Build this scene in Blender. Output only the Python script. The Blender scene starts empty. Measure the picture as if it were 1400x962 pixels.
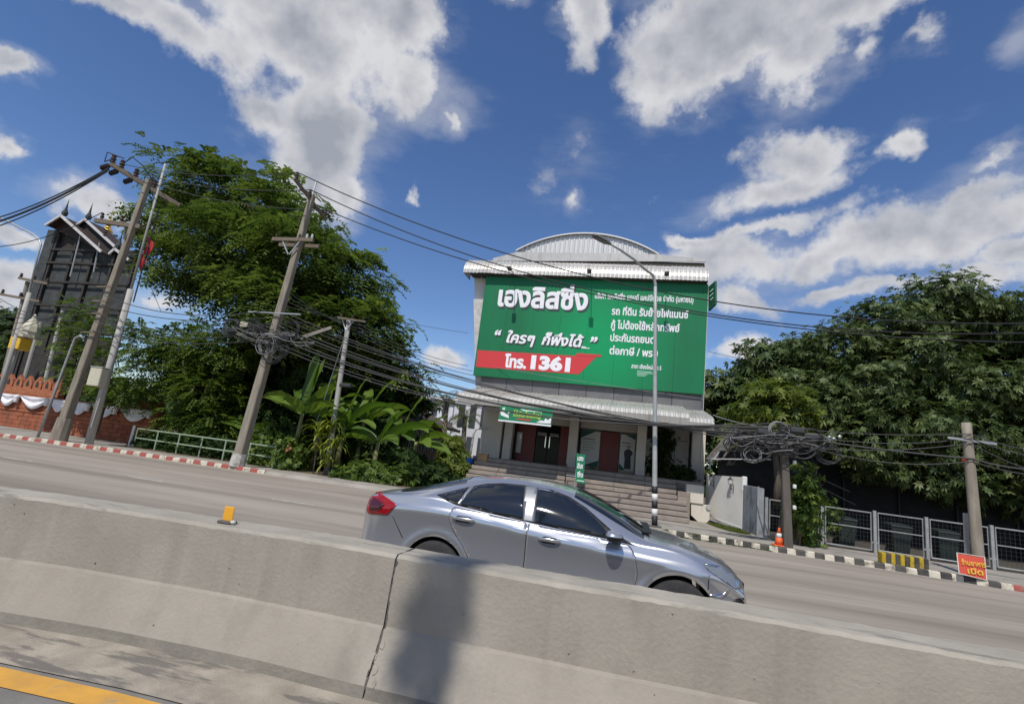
import bpy, bmesh, math, random
import numpy as np
from mathutils import Vector, Matrix

random.seed(7)
rng = np.random.default_rng(7)
SC = bpy.context.scene
COL = SC.collection
R = math.radians

# ------------------------------------------------------------------ camera
F, YAW, PITCH, ROLL, EYE = 708.0, R(13.6), R(11.5), R(6.82), 1.703
_fw = np.array([-math.sin(YAW)*math.cos(PITCH), math.cos(YAW)*math.cos(PITCH), math.sin(PITCH)])
_r0 = np.array([math.cos(YAW), math.sin(YAW), 0.0])
_u0 = np.cross(_r0, _fw)
_r = _r0*math.cos(ROLL) + _u0*math.sin(ROLL)
_u = _u0*math.cos(ROLL) - _r0*math.sin(ROLL)
cd = bpy.data.cameras.new('camera'); cam = bpy.data.objects.new('camera', cd); COL.objects.link(cam)
cd.sensor_width = 36.0; cd.lens = 36.0*F/1400.0; cd.clip_start = 0.05; cd.clip_end = 3000
cam.matrix_world = Matrix(((_r[0], _u[0], -_fw[0], 0), (_r[1], _u[1], -_fw[1], 0), (_r[2], _u[2], -_fw[2], EYE), (0, 0, 0, 1)))
SC.camera = cam

def ray(px, py):
    d = _fw*F + _r*(px-700.0) - _u*(py-481.0)
    return d/np.linalg.norm(d)
def at(px, py, Y):                      # point on the plane at distance Y across the road
    d = ray(px, py); t = Y/d[1]
    return Vector((d[0]*t, Y, EYE + d[2]*t))
def gz(px, py, Z=0.12):                 # point on the level Z
    d = ray(px, py); t = (Z-EYE)/d[2]
    return Vector((d[0]*t, d[1]*t, Z))

# ------------------------------------------------------------------ sun, sky, exposure
SUN_EL, SUN_AZ = R(57), math.atan2(-0.13, -1.0)      # azimuth: behind the camera, a little to its left
sun_dir = Vector((math.cos(SUN_EL)*math.sin(SUN_AZ), math.cos(SUN_EL)*math.cos(SUN_AZ), math.sin(SUN_EL)))
sl = bpy.data.lights.new('sun', 'SUN'); sun = bpy.data.objects.new('sun', sl); COL.objects.link(sun)
sl.energy = 4.0; sl.angle = R(0.53); sl.color = (1.0, 0.95, 0.87)
sun.rotation_euler = sun_dir.to_track_quat('Z', 'Y').to_euler(); sun.location = (0, -20, 40)
SC.view_settings.view_transform = 'Standard'; SC.view_settings.look = 'None'
SC.view_settings.exposure = 0.0; SC.view_settings.gamma = 1.0

CLOUDS = [  # centre and half axes as seen in the sky, weight
    (430, 50, 200, 85, 8, 1.15), (440, 170, 105, 95, 20, 1.1), (490, 245, 60, 50, 10, 1.0), (575, 110, 60, 58, 0, 1.0),
    (250, 35, 120, 40, 18, .9), (140, 0, 90, 22, 12, .75), (540, 20, 90, 60, 0, 1.1), (360, 160, 45, 40, 0, .8), (620,165,18,20,40,.7),
    (1020, 55, 190, 100, -4, 1.6), (1090, 95, 90, 70, -10, 1.2), (905, 130, 66, 46, -20, 1.0), (1150, 25, 120, 60, -15, 1.2), (1165, 95, 45, 20, -30, .6),
    (800, 25, 42, 62, -10, .95), (1100, 200, 85, 36, 0, .85), (1220, 185, 38, 30, 0, .9), (1070, 245, 120, 26, -10, .65),
    (1260, 305, 200, 66, -12, 1.2), (1120, 330, 140, 46, -15, 1.0), (1010, 355, 90, 42, -5, .8), (1390, 270, 80, 60, 0, .95),
    (960, 321, 36, 13, 5, .7), (1020, 488, 70, 26, 0, .85), (1010, 415, 45, 20, 20, .6), (1330, 370, 120, 35, -8, .8),
    (105, 262, 68, 34, 5, .95), (0, 190, 30, 27, 0, .9), (15, 85, 36, 20, 30, .8), (25, 320, 50, 24, 0, .7), (180, 300, 50, 25, 0, .6),
    (800, 291, 17, 29, 0, .75), (567, 265, 9, 15, 0, .6), (30, 392, 70, 28, 0, .8), (200, 405, 70, 28, 0, .8), (625, 500, 45, 18, 10, .75),
    (1300, 255, 170, 18, -14, .7), (1190, 385, 210, 18, -10, .7), (1390, 335, 110, 34, -6, .9), (1060, 300, 130, 14, -16, .65), (1375, 60, 36, 26, -30, .55), (1245, 60, 40, 16, -40, .5), (700, 8, 18, 10, 0, .45), (1340, 215, 70, 16, -15, .5), (60, 420, 80, 20, 0, .7)]

def make_world():
    w = bpy.data.worlds.new('World'); SC.world = w; w.use_nodes = True
    nt = w.node_tree; nt.nodes.clear(); N = nt.nodes.new; L = nt.links.new
    def math_(op, a, b=None, c=None):
        n = N('ShaderNodeMath'); n.operation = op
        for i, v in enumerate((a, b, c)):
            if v is None: continue
            if isinstance(v, (int, float)): n.inputs[i].default_value = v
            else: L(v, n.inputs[i])
        return n.outputs[0]
    out = N('ShaderNodeOutputWorld'); bg = N('ShaderNodeBackground'); L(bg.outputs[0], out.inputs[0])
    sky = N('ShaderNodeTexSky'); sky.sky_type = 'NISHITA'; sky.sun_disc = False
    sky.sun_elevation = SUN_EL; sky.sun_rotation = SUN_AZ; sky.air_density = 1.0; sky.dust_density = 0.2; sky.ozone_density = 3.0; sky.altitude = 300
    hs = N('ShaderNodeHueSaturation'); hs.inputs['Saturation'].default_value = 1.15; hs.inputs['Hue'].default_value = 0.508; L(sky.outputs[0], hs.inputs['Color']); sky_col = hs.outputs[0]
    tc = N('ShaderNodeTexCoord'); d = tc.outputs['Generated']
    # warp the direction a little so that cloud outlines are ragged
    nz = N('ShaderNodeTexNoise'); nz.inputs['Scale'].default_value = 3.2; nz.inputs['Detail'].default_value = 7.0; nz.inputs['Roughness'].default_value = 0.6; L(d, nz.inputs['Vector'])
    wv = N('ShaderNodeVectorMath'); wv.operation = 'SUBTRACT'; L(nz.outputs['Color'], wv.inputs[0]); wv.inputs[1].default_value = (.5, .5, .5)
    ws = N('ShaderNodeVectorMath'); ws.operation = 'SCALE'; L(wv.outputs[0], ws.inputs[0]); ws.inputs['Scale'].default_value = 0.22
    wd = N('ShaderNodeVectorMath'); wd.operation = 'ADD'; L(d, wd.inputs[0]); L(ws.outputs[0], wd.inputs[1])
    field = None
    for (cx, cy, a, b, ang, wt) in CLOUDS:
        c = ray(cx, cy); ca, sa = math.cos(R(ang)), math.sin(R(ang))
        e1 = ray(cx+a*ca, cy+a*sa)-c; e2 = ray(cx-b*sa, cy+b*ca)-c
        e1 /= e1@e1; e2 /= e2@e2
        q = N('ShaderNodeVectorMath'); q.operation = 'SUBTRACT'; L(wd.outputs[0], q.inputs[0]); q.inputs[1].default_value = tuple(c)
        d1 = N('ShaderNodeVectorMath'); d1.operation = 'DOT_PRODUCT'; L(q.outputs[0], d1.inputs[0]); d1.inputs[1].default_value = tuple(e1)
        d2 = N('ShaderNodeVectorMath'); d2.operation = 'DOT_PRODUCT'; L(q.outputs[0], d2.inputs[0]); d2.inputs[1].default_value = tuple(e2)
        r2 = math_('ADD', math_('MULTIPLY', d1.outputs['Value'], d1.outputs['Value']), math_('MULTIPLY', d2.outputs['Value'], d2.outputs['Value']))
        f = math_('MULTIPLY', math_('SUBTRACT', 1.0, math_('SQRT', r2)), wt)
        field = f if field is None else math_('SMOOTH_MAX', field, f, 0.15)
    # elsewhere in the sky: the same kind of broken cumulus from plain noise
    g = N('ShaderNodeTexNoise'); g.inputs['Scale'].default_value = 1.9; g.inputs['Detail'].default_value = 3.0; L(d, g.inputs['Vector'])
    dv = N('ShaderNodeVectorMath'); dv.operation = 'DOT_PRODUCT'; L(d, dv.inputs[0]); dv.inputs[1].default_value = tuple(_fw)
    away = N('ShaderNodeMapRange'); L(dv.outputs['Value'], away.inputs[0])
    away.inputs[1].default_value = 0.62; away.inputs[2].default_value = 0.40; away.inputs[3].default_value = -1.0; away.inputs[4].default_value = 0.0
    gen = math_('ADD', math_('MULTIPLY', math_('SUBTRACT', g.outputs['Fac'], 0.53), 5.0), away.outputs[0])
    field = math_('SMOOTH_MAX', field, gen, 0.1)
    def fbm(vec, scale, detail=11.0, rough=.62):
        n_ = N('ShaderNodeTexNoise'); n_.inputs['Scale'].default_value = scale; n_.inputs['Detail'].default_value = detail; n_.inputs['Roughness'].default_value = rough
        L(vec, n_.inputs['Vector']); return n_.outputs['Fac']
    n1 = fbm(d, 4.6, 11.0, .62)
    dens = math_('ADD', field, math_('MULTIPLY', math_('SUBTRACT', n1, 0.54), 2.7))
    al = N('ShaderNodeMapRange'); al.interpolation_type = 'SMOOTHSTEP'; L(dens, al.inputs[0])
    al.inputs[1].default_value = -0.14; al.inputs[2].default_value = 0.38; al.inputs[3].default_value = 0; al.inputs[4].default_value = 0.96
    core = N('ShaderNodeMapRange'); core.interpolation_type = 'SMOOTHSTEP'; L(dens, core.inputs[0])
    core.inputs[1].default_value = 0.0; core.inputs[2].default_value = 1.1
    # relief: compare the cloud noise with itself a little towards the sun
    so_ = N('ShaderNodeVectorMath'); so_.operation = 'ADD'; L(d, so_.inputs[0]); so_.inputs[1].default_value = (-.012, -.02, .03)
    relief = math_('MULTIPLY', math_('SUBTRACT', fbm(d, 5.5, 5.0, .52), fbm(so_.outputs[0], 5.5, 5.0, .52)), 2.8)
    lum = math_('ADD', math_('SUBTRACT', math_('MULTIPLY', core.outputs[0], 0.62), relief), math_('MULTIPLY', math_('SUBTRACT', fbm(d, 2.3, 3.0, .5), .45), .9))
    ramp = N('ShaderNodeValToRGB'); L(lum, ramp.inputs[0])
    k = 7.9
    ramp.color_ramp.elements[0].position = 0.0; ramp.color_ramp.elements[0].color = (0.74*k, 0.74*k, 0.76*k, 1)
    ramp.color_ramp.elements[1].position = 0.85; ramp.color_ramp.elements[1].color = (0.37*k, 0.395*k, 0.45*k, 1)
    # thin veil round and between the clouds
    st_ = N('ShaderNodeMapping'); L(d, st_.inputs['Vector']); st_.inputs['Rotation'].default_value = (.2, .5, .3); st_.inputs['Scale'].default_value = (2.2, 2.2, 7.0)
    veil = N('ShaderNodeMapRange'); veil.interpolation_type = 'SMOOTHSTEP'; L(math_('ADD', field, math_('MULTIPLY', math_('SUBTRACT', fbm(st_.outputs[0], 1.6, 7.0, .62), .5), 2.4)), veil.inputs[0])
    veil.inputs[1].default_value = -0.25; veil.inputs[2].default_value = 0.85; veil.inputs[3].default_value = 0; veil.inputs[4].default_value = 0.38
    alpha = math_('MAXIMUM', al.outputs[0], veil.outputs[0])
    mx = N('ShaderNodeMix'); mx.data_type = 'RGBA'
    L(alpha, mx.inputs[0]); L(sky_col, mx.inputs[6]); L(ramp.outputs[0], mx.inputs[7])
    L(mx.outputs[2], bg.inputs[0]); bg.inputs[1].default_value = 0.122
make_world()

# ------------------------------------------------------------------ materials
MATS = {}
def mat(name, c1, c2=None, scale=2.0, rough=.8, metal=0.0, bump=0.0, bscale=30.0, stretch=(1, 1, 1), detail=5.0, spec=.4, lo=.35, hi=.65,
        dirt=None, coat=0.0, coords='pos', emit=0):
    m = bpy.data.materials.new(name); m.use_nodes = True; nt = m.node_tree; N = nt.nodes.new; L = nt.links.new
    b = nt.nodes['Principled BSDF']; b.inputs['Roughness'].default_value = rough; b.inputs['Metallic'].default_value = metal
    b.inputs['Specular IOR Level'].default_value = spec; b.inputs['Base Color'].default_value = (*c1, 1)
    b.inputs['Coat Weight'].default_value = coat; b.inputs['Coat Roughness'].default_value = .06
    if coords == 'pos':
        g = N('ShaderNodeNewGeometry'); src = g.outputs['Position']
    else:
        g = N('ShaderNodeTexCoord'); src = g.outputs['Object']
    mp = N('ShaderNodeMapping'); L(src, mp.inputs['Vector']); mp.inputs['Scale'].default_value = stretch
    col = None
    if c2 is not None:
        n = N('ShaderNodeTexNoise'); n.inputs['Scale'].default_value = scale; n.inputs['Detail'].default_value = detail; n.inputs['Roughness'].default_value = .6
        L(mp.outputs[0], n.inputs['Vector'])
        r = N('ShaderNodeValToRGB'); L(n.outputs['Fac'], r.inputs[0])
        r.color_ramp.elements[0].position = lo; r.color_ramp.elements[0].color = (*c1, 1)
        r.color_ramp.elements[1].position = hi; r.color_ramp.elements[1].color = (*c2, 1)
        col = r.outputs[0]
        if dirt:
            (dc, dscale, dst, dlo, dhi, damt) = dirt
            mp2 = N('ShaderNodeMapping'); L(src, mp2.inputs['Vector']); mp2.inputs['Scale'].default_value = dst
            n2 = N('ShaderNodeTexNoise'); n2.inputs['Scale'].default_value = dscale; n2.inputs['Detail'].default_value = 6; n2.inputs['Roughness'].default_value = .65; L(mp2.outputs[0], n2.inputs['Vector'])
            mr = N('ShaderNodeMapRange'); L(n2.outputs['Fac'], mr.inputs[0]); mr.inputs[1].default_value = dlo; mr.inputs[2].default_value = dhi; mr.inputs[4].default_value = damt
            mx = N('ShaderNodeMix'); mx.data_type = 'RGBA'; L(mr.outputs[0], mx.inputs[0]); L(col, mx.inputs[6]); mx.inputs[7].default_value = (*dc, 1)
            col = mx.outputs[2]
        L(col, b.inputs['Base Color'])
    if bump:
        n3 = N('ShaderNodeTexNoise'); n3.inputs['Scale'].default_value = bscale; n3.inputs['Detail'].default_value = 6; L(src, n3.inputs['Vector'])
        bp = N('ShaderNodeBump'); bp.inputs['Strength'].default_value = bump; bp.inputs['Distance'].default_value = .02
        L(n3.outputs['Fac'], bp.inputs['Height']); L(bp.outputs[0], b.inputs['Normal'])
    if emit:
        b.inputs['Emission Color'].default_value = (*c1, 1); b.inputs['Emission Strength'].default_value = emit
    MATS[name] = m
    return m

def leaf_mat(name, dark, light, trans=.35, rough=.5, spec=.35, third=None):
    m = bpy.data.materials.new(name); m.use_nodes = True; nt = m.node_tree; N = nt.nodes.new; L = nt.links.new
    b = nt.nodes['Principled BSDF']; out = nt.nodes['Material Output']
    a = N('ShaderNodeAttribute'); a.attribute_name = 'rnd'
    r = N('ShaderNodeValToRGB'); L(a.outputs['Fac'], r.inputs[0])
    r.color_ramp.elements[0].position = 0.1; r.color_ramp.elements[0].color = (*dark, 1)
    r.color_ramp.elements[1].position = 0.9; r.color_ramp.elements[1].color = (*light, 1)
    if third:
        e = r.color_ramp.elements.new(.97); e.color = (*third, 1)
    L(r.outputs[0], b.inputs['Base Color']); b.inputs['Roughness'].default_value = rough; b.inputs['Specular IOR Level'].default_value = spec
    t = N('ShaderNodeBsdfTranslucent')
    hs = N('ShaderNodeHueSaturation'); hs.inputs['Value'].default_value = 1.3; hs.inputs['Saturation'].default_value = 1.1; L(r.outputs[0], hs.inputs['Color']); L(hs.outputs[0], t.inputs['Color'])
    mx = N('ShaderNodeMixShader'); mx.inputs[0].default_value = trans; L(b.outputs[0], mx.inputs[1]); L(t.outputs[0], mx.inputs[2]); L(mx.outputs[0], out.inputs['Surface'])
    MATS[name] = m
    return m

mat('asphalt', (.285, .248, .205), (.345, .304, .255), scale=.35, rough=.9, bump=.25, bscale=160, dirt=((.17, .148, .122), .42, (.10, 1.9, 1), .42, .66, .8), stretch=(.4, 1.5, 1))
mat('near_asphalt', (.16, .152, .14), (.22, .21, .19), scale=3, rough=.9, bump=.3, bscale=160)
mat('gutter', (.35, .31, .25), (.23, .205, .165), scale=3.2, rough=.9, bump=.3, bscale=60, dirt=((.12, .11, .10), 2.6, (.45, 2.2, 1), .53, .6, .8))
mat('soil', (.10, .075, .05), (.16, .125, .085), scale=1.3, rough=1, bump=.6, bscale=20)
mat('shaded_soil', (.05, .043, .035), (.08, .07, .055), scale=1.5, rough=1, bump=.5, bscale=20)  # soil darkened in its colour to stand for tree shade
mat('pole_shaded', (.12, .105, .09), (.085, .075, .065), scale=2.0, rough=.92, bump=.4, bscale=40, stretch=(4, 4, .7))  # pole concrete with the shade of the trees put into its colour
mat('pavement', (.34, .315, .275), (.25, .23, .2), scale=1.2, rough=.9, bump=.25, bscale=60, dirt=((.14, .125, .1), 1.7, (1, 1, 1), .55, .7, .7))
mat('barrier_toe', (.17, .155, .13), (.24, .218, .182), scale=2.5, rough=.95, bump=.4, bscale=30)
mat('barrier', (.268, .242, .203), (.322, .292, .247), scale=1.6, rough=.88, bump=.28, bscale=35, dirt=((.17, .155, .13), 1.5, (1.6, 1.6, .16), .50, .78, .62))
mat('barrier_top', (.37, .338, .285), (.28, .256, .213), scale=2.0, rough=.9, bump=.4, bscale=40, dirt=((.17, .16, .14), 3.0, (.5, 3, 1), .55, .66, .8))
mat('joint', (.10, .095, .085), rough=1)
mat('paint_white', (.62, .60, .55), (.45, .43, .38), scale=3, rough=.8, bump=.15, bscale=60)
mat('paint_worn', (.50, .49, .45), (.30, .28, .25), scale=6, rough=.9, lo=.45, hi=.6)
mat('paint_yellow', (.62, .33, .055), (.5, .27, .06), scale=5, rough=.8, dirt=((.33, .25, .15), 8, (1, 1, 1), .58, .68, .8))
mat('kerb_white', (.60, .55, .45), (.44, .40, .32), scale=5, rough=.85, bump=.3, bscale=40, dirt=((.16, .14, .11), 5, (1, 1, 1), .50, .66, .9))
mat('kerb_red', (.36, .075, .06), (.30, .10, .08), scale=5, rough=.85, bump=.3, bscale=40, dirt=((.28, .2, .16), 5, (1, 1, 1), .56, .68, .8))
mat('kerb_black', (.045, .043, .04), (.09, .085, .075), scale=5, rough=.85, bump=.3, bscale=40)
mat('pole_concrete', (.30, .265, .215), (.20, .172, .135), scale=2.0, rough=.92, bump=.4, bscale=40, stretch=(4, 4, .7))
mat('pole_grey', (.42, .41, .39), (.33, .32, .30), scale=2.0, rough=.9, bump=.3, bscale=40, stretch=(4, 4, .7))
mat('old_wood', (.20, .165, .125), (.13, .105, .08), scale=5, rough=.9, stretch=(5, 5, .6), bump=.3, bscale=30)
mat('galv', (.45, .46, .47), (.36, .37, .38), scale=4, rough=.5, metal=.55)
mat('lamp_grey', (.40, .42, .42), (.33, .345, .345), scale=3, rough=.55, metal=.2)
mat('lamp_head', (.13, .13, .13), rough=.5)
mat('black_paint', (.02, .02, .022), rough=.6)
mat('white_paint', (.70, .70, .69), (.62, .62, .60), scale=4, rough=.6)
mat('cable', (.022, .022, .025), rough=.6)
mat('cable_grey', (.045, .045, .048), rough=.6)
mat('coil_grey', (.22, .22, .22), rough=.6)
mat('ceramic', (.05, .035, .03), rough=.35)
mat('meter_box', (.55, .52, .40), (.48, .45, .35), scale=5, rough=.5)
mat('meter_side', (.33, .33, .31), rough=.5)
mat('brick_red', (.34, .115, .055), (.22, .07, .04), scale=2.2, rough=.95, bump=.5, bscale=25, dirt=((.10, .055, .04), 1.5, (1, 1, .4), .52, .68, .7))
mat('terracotta', (.40, .15, .075), (.28, .10, .05), scale=6, rough=.9, bump=.3, bscale=30)
mat('cloth_white', (.78, .77, .80), (.7, .69, .73), scale=4, rough=.9)
mat('tower_board', (.062, .070, .072), (.036, .041, .042), scale=2.2, rough=.9, bump=.3, bscale=30, dirt=((.20, .21, .2), 2.5, (1, 1, .6), .60, .75, .55))
mat('tower_dark', (.028, .026, .024), (.05, .045, .04), scale=4, rough=.9)
mat('tower_roof', (.04, .025, .022), rough=.8)
mat('fascia_white', (.60, .59, .58), (.45, .44, .43), scale=4, rough=.7)
mat('gold', (.75, .5, .10), rough=.35, metal=.6)
mat('flag_red', (.45, .03, .04), rough=.8)
mat('flag_blue', (.03, .04, .2), rough=.8)
mat('lantern_yellow', (.75, .48, .05), (.6, .36, .03), scale=8, rough=.5)
mat('rail_green', (.24, .33, .22), (.30, .36, .26), scale=4, rough=.6)
mat('wall_white', (.72, .70, .66), (.64, .62, .58), scale=1.2, rough=.8, dirt=((.40, .38, .34), 1.6, (2, 2, .3), .58, .8, .5))
mat('wall_cream', (.66, .61, .53), (.60, .555, .48), scale=1.2, rough=.8, dirt=((.42, .37, .3), 1.6, (2, 2, .3), .6, .8, .5))
mat('wall_grey', (.45, .44, .43), (.38, .375, .36), scale=1.2, rough=.8, dirt=((.2, .19, .18), 1.6, (2, 2, .3), .56, .8, .6))
mat('wall_bluegrey', (.30, .325, .36), (.22, .24, .27), scale=2.5, rough=.85, dirt=((.10, .10, .11), 1.2, (1.6, 1.6, .9), .5, .66, .8))  # bluish grey with large darker blotches at random
mat('column_paint', (.62, .585, .53), (.55, .52, .47), scale=1.5, rough=.75)
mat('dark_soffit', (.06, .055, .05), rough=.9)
mat('metal_sheet', (.53, .515, .485), (.44, .43, .405), scale=1.0, rough=.42, metal=.35, dirt=((.27, .235, .18), 1.2, (3, 1, .4), .52, .76, .75))
mat('arch_sheet', (.62, .62, .61), (.55, .55, .54), scale=1.0, rough=.45, metal=.3, stretch=(5, 5, .3), dirt=((.33, .33, .33), 1.4, (6, 1, .3), .56, .8, .6))
mat('panel_dark_grey', (.16, .16, .165), (.12, .12, .125), scale=1.4, rough=.8)
mat('green_board', (.012, .178, .072), (.012, .15, .062), scale=.6, rough=.45, spec=.3, bump=.25, bscale=1.6, stretch=(1, 1, .35), dirt=((.03, .12, .06), .9, (2.2, 2, .18), .55, .8, .5))
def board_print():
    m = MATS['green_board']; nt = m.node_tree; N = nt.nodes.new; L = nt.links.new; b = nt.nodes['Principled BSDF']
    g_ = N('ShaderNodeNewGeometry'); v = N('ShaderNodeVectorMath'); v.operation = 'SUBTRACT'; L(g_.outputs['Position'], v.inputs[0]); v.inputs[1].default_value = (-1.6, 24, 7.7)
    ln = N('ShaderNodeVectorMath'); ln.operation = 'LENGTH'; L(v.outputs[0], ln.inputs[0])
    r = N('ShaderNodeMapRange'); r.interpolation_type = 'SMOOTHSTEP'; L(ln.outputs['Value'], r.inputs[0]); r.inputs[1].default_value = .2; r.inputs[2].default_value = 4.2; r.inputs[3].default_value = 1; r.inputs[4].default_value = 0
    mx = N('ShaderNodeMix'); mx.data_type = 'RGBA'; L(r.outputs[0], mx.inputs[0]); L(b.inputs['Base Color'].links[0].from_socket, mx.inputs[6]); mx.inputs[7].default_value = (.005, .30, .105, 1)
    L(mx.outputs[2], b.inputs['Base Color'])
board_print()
mat('green_edge', (.01, .10, .05), rough=.6)
mat('red_print', (.58, .045, .05), rough=.5)
mat('white_print', (.80, .80, .84), rough=.5)
mat('shadow_print', (.05, .055, .06), rough=.6)
mat('green_banner', (.012, .17, .085), (.02, .22, .10), scale=2.5, rough=.6)
mat('lime_print', (.42, .60, .10), rough=.6)
mat('mint_print', (.5, .75, .62), rough=.6)
mat('maroon', (.20, .035, .03), (.14, .025, .022), scale=3, rough=.45, stretch=(8, 8, .6))
mat('dark_glass', (.008, .008, .009), rough=.2, spec=.15)
mat('grey_glass', (.05, .06, .06), rough=.12, spec=.5)
mat('poster', (.62, .63, .62), rough=.5)
mat('poster_text', (.22, .25, .28), rough=.6)
mat('poster_teal', (.02, .09, .07), rough=.6)
mat('skin_print', (.45, .3, .22), rough=.6)
mat('stone_step', (.31, .262, .222), (.235, .198, .168), scale=2.5, rough=.6, bump=.1, bscale=50, dirt=((.14, .115, .10), 2.2, (.7, 2, 1), .56, .7, .6))
mat('wood_box', (.45, .28, .14), (.36, .22, .11), scale=5, rough=.7)
mat('blue_plastic', (.03, .12, .5), rough=.4)
mat('black_iron', (.02, .02, .02), rough=.5)
mat('lantern_glass', (.55, .57, .56), rough=.15)
mat('grass', (.07, .10, .025), (.12, .14, .04), scale=8, rough=1, bump=.8, bscale=40)
mat('shade_net', (.012, .012, .013), (.022, .022, .022), scale=3, rough=.95)
mat('steel_frame', (.36, .37, .37), (.28, .285, .28), scale=6, rough=.55, metal=.3)
mat('fence_mesh', (.045, .048, .05), rough=.8)
mat('bin_green', (.012, .02, .018), (.018, .028, .024), scale=4, rough=.55)
mat('cone_orange', (.72, .12, .03), rough=.5)
mat('block_yellow', (.50, .35, .02), (.38, .26, .02), scale=8, rough=.8, dirt=((.12, .1, .06), 6, (1, 1, 1), .55, .66, .8))
mat('sign_red', (.55, .07, .04), (.48, .075, .045), scale=6, rough=.6)
mat('sign_yellow', (.75, .47, .06), rough=.6)
mat('rusty_sheet', (.17, .165, .155), (.11, .10, .09), scale=2, rough=.7, stretch=(4, 1, 1))
mat('roof_brown', (.10, .075, .06), (.065, .05, .042), scale=3, rough=.9)
mat('timber_wall', (.20, .15, .11), (.12, .09, .065), scale=4, rough=.9, stretch=(5, 5, .5))
mat('far_white', (.66, .68, .72), (.58, .6, .64), scale=.8, rough=.8)
mat('far_window', (.07, .08, .10), rough=.3)
mat('bark', (.13, .10, .075), (.08, .062, .047), scale=5, rough=.95, stretch=(4, 4, .6), bump=.6, bscale=18)
mat('banana_stem', (.20, .22, .08), (.13, .11, .05), scale=4, rough=.7, stretch=(4, 4, .5))
mat('palm_bark', (.22, .19, .15), (.15, .125, .1), scale=6, rough=.95)
mat('car_paint', (.54, .55, .575), (.52, .53, .555), scale=60, rough=.25, metal=.76, coat=.7, coords='obj')
mat('car_black', (.012, .012, .013), rough=.55)
mat('car_gap', (.010, .010, .011), rough=.9)
mat('car_glass', (.010, .014, .020), rough=.03, spec=.65, coat=.3)
mat('chrome', (.6, .6, .62), rough=.15, metal=1)
mat('pillar_trim', (.30, .31, .32), rough=.3, metal=.6)
mat('tyre', (.022, .022, .023), (.035, .035, .035), scale=20, rough=.85)
mat('rim', (.42, .43, .44), rough=.3, metal=.8)
mat('tail_red', (.27, .004, .008), rough=.12, coat=.6)
mat('tail_dark', (.06, .008, .012), rough=.12, coat=.6)
mat('headlight', (.16, .18, .2), rough=.06, coat=.8)
mat('reflector_orange', (.75, .36, .03), rough=.4)
leaf_mat('leaf_rain', (.042, .080, .016), (.175, .235, .052), trans=.36, rough=.6, spec=.2)
leaf_mat('leaf_whorl', (.036, .066, .020), (.130, .170, .054), trans=.22, rough=.5, spec=.3)
leaf_mat('leaf_dark', (.014, .032, .008), (.046, .080, .018), trans=.22, rough=.65, spec=.15)
leaf_mat('leaf_bush', (.040, .085, .014), (.15, .21, .035), trans=.35)
leaf_mat('leaf_yellowgreen', (.055, .095, .016), (.17, .21, .036), trans=.35)
leaf_mat('leaf_banana', (.055, .12, .018), (.15, .23, .04), trans=.4, rough=.4)
leaf_mat('leaf_drac', (.05, .10, .012), (.26, .30, .035), trans=.3)
leaf_mat('leaf_palm', (.04, .07, .015), (.13, .15, .04), trans=.25)
leaf_mat('leaf_flower', (.55, .20, .10), (.7, .32, .18), trans=.3)
leaf_mat('leaf_grass', (.05, .08, .015), (.14, .16, .04), trans=.3)

# ------------------------------------------------------------------ object helpers
ORG = {}
def tag(o, label=None, cat=None, group=None, kind=None):
    if label: o['label'] = label
    if cat: o['category'] = cat
    if group: o['group'] = group
    if kind: o['kind'] = kind
    return o
def thing(name, loc, label, cat, group=None):
    o = bpy.data.objects.new(name, None); COL.objects.link(o); o.location = loc; o.empty_display_size = .2
    ORG[o] = Vector(loc)
    return tag(o, label, cat, group)
def link_mesh(name, me, m, parent=None, smooth=False):
    if m is not None: me.materials.append(MATS[m])
    if smooth:
        me.polygons.foreach_set('use_smooth', [True]*len(me.polygons))
    o = bpy.data.objects.new(name, me); COL.objects.link(o)
    if parent is not None:
        o.parent = parent; ORG[o] = ORG[parent]
    else:
        ORG[o] = Vector((0, 0, 0))
    return o
def copy_tree(o, loc=None, rotz=None, parent=None):
    c = o.copy(); COL.objects.link(c)
    if parent is not None: c.parent = parent
    if loc is not None: c.location = loc
    if rotz is not None: c.rotation_euler = (0, 0, rotz)
    ORG[c] = Vector(c.location) if parent is None else ORG[parent]
    for ch in list(o.children): copy_tree(ch, parent=c)
    return c

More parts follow.
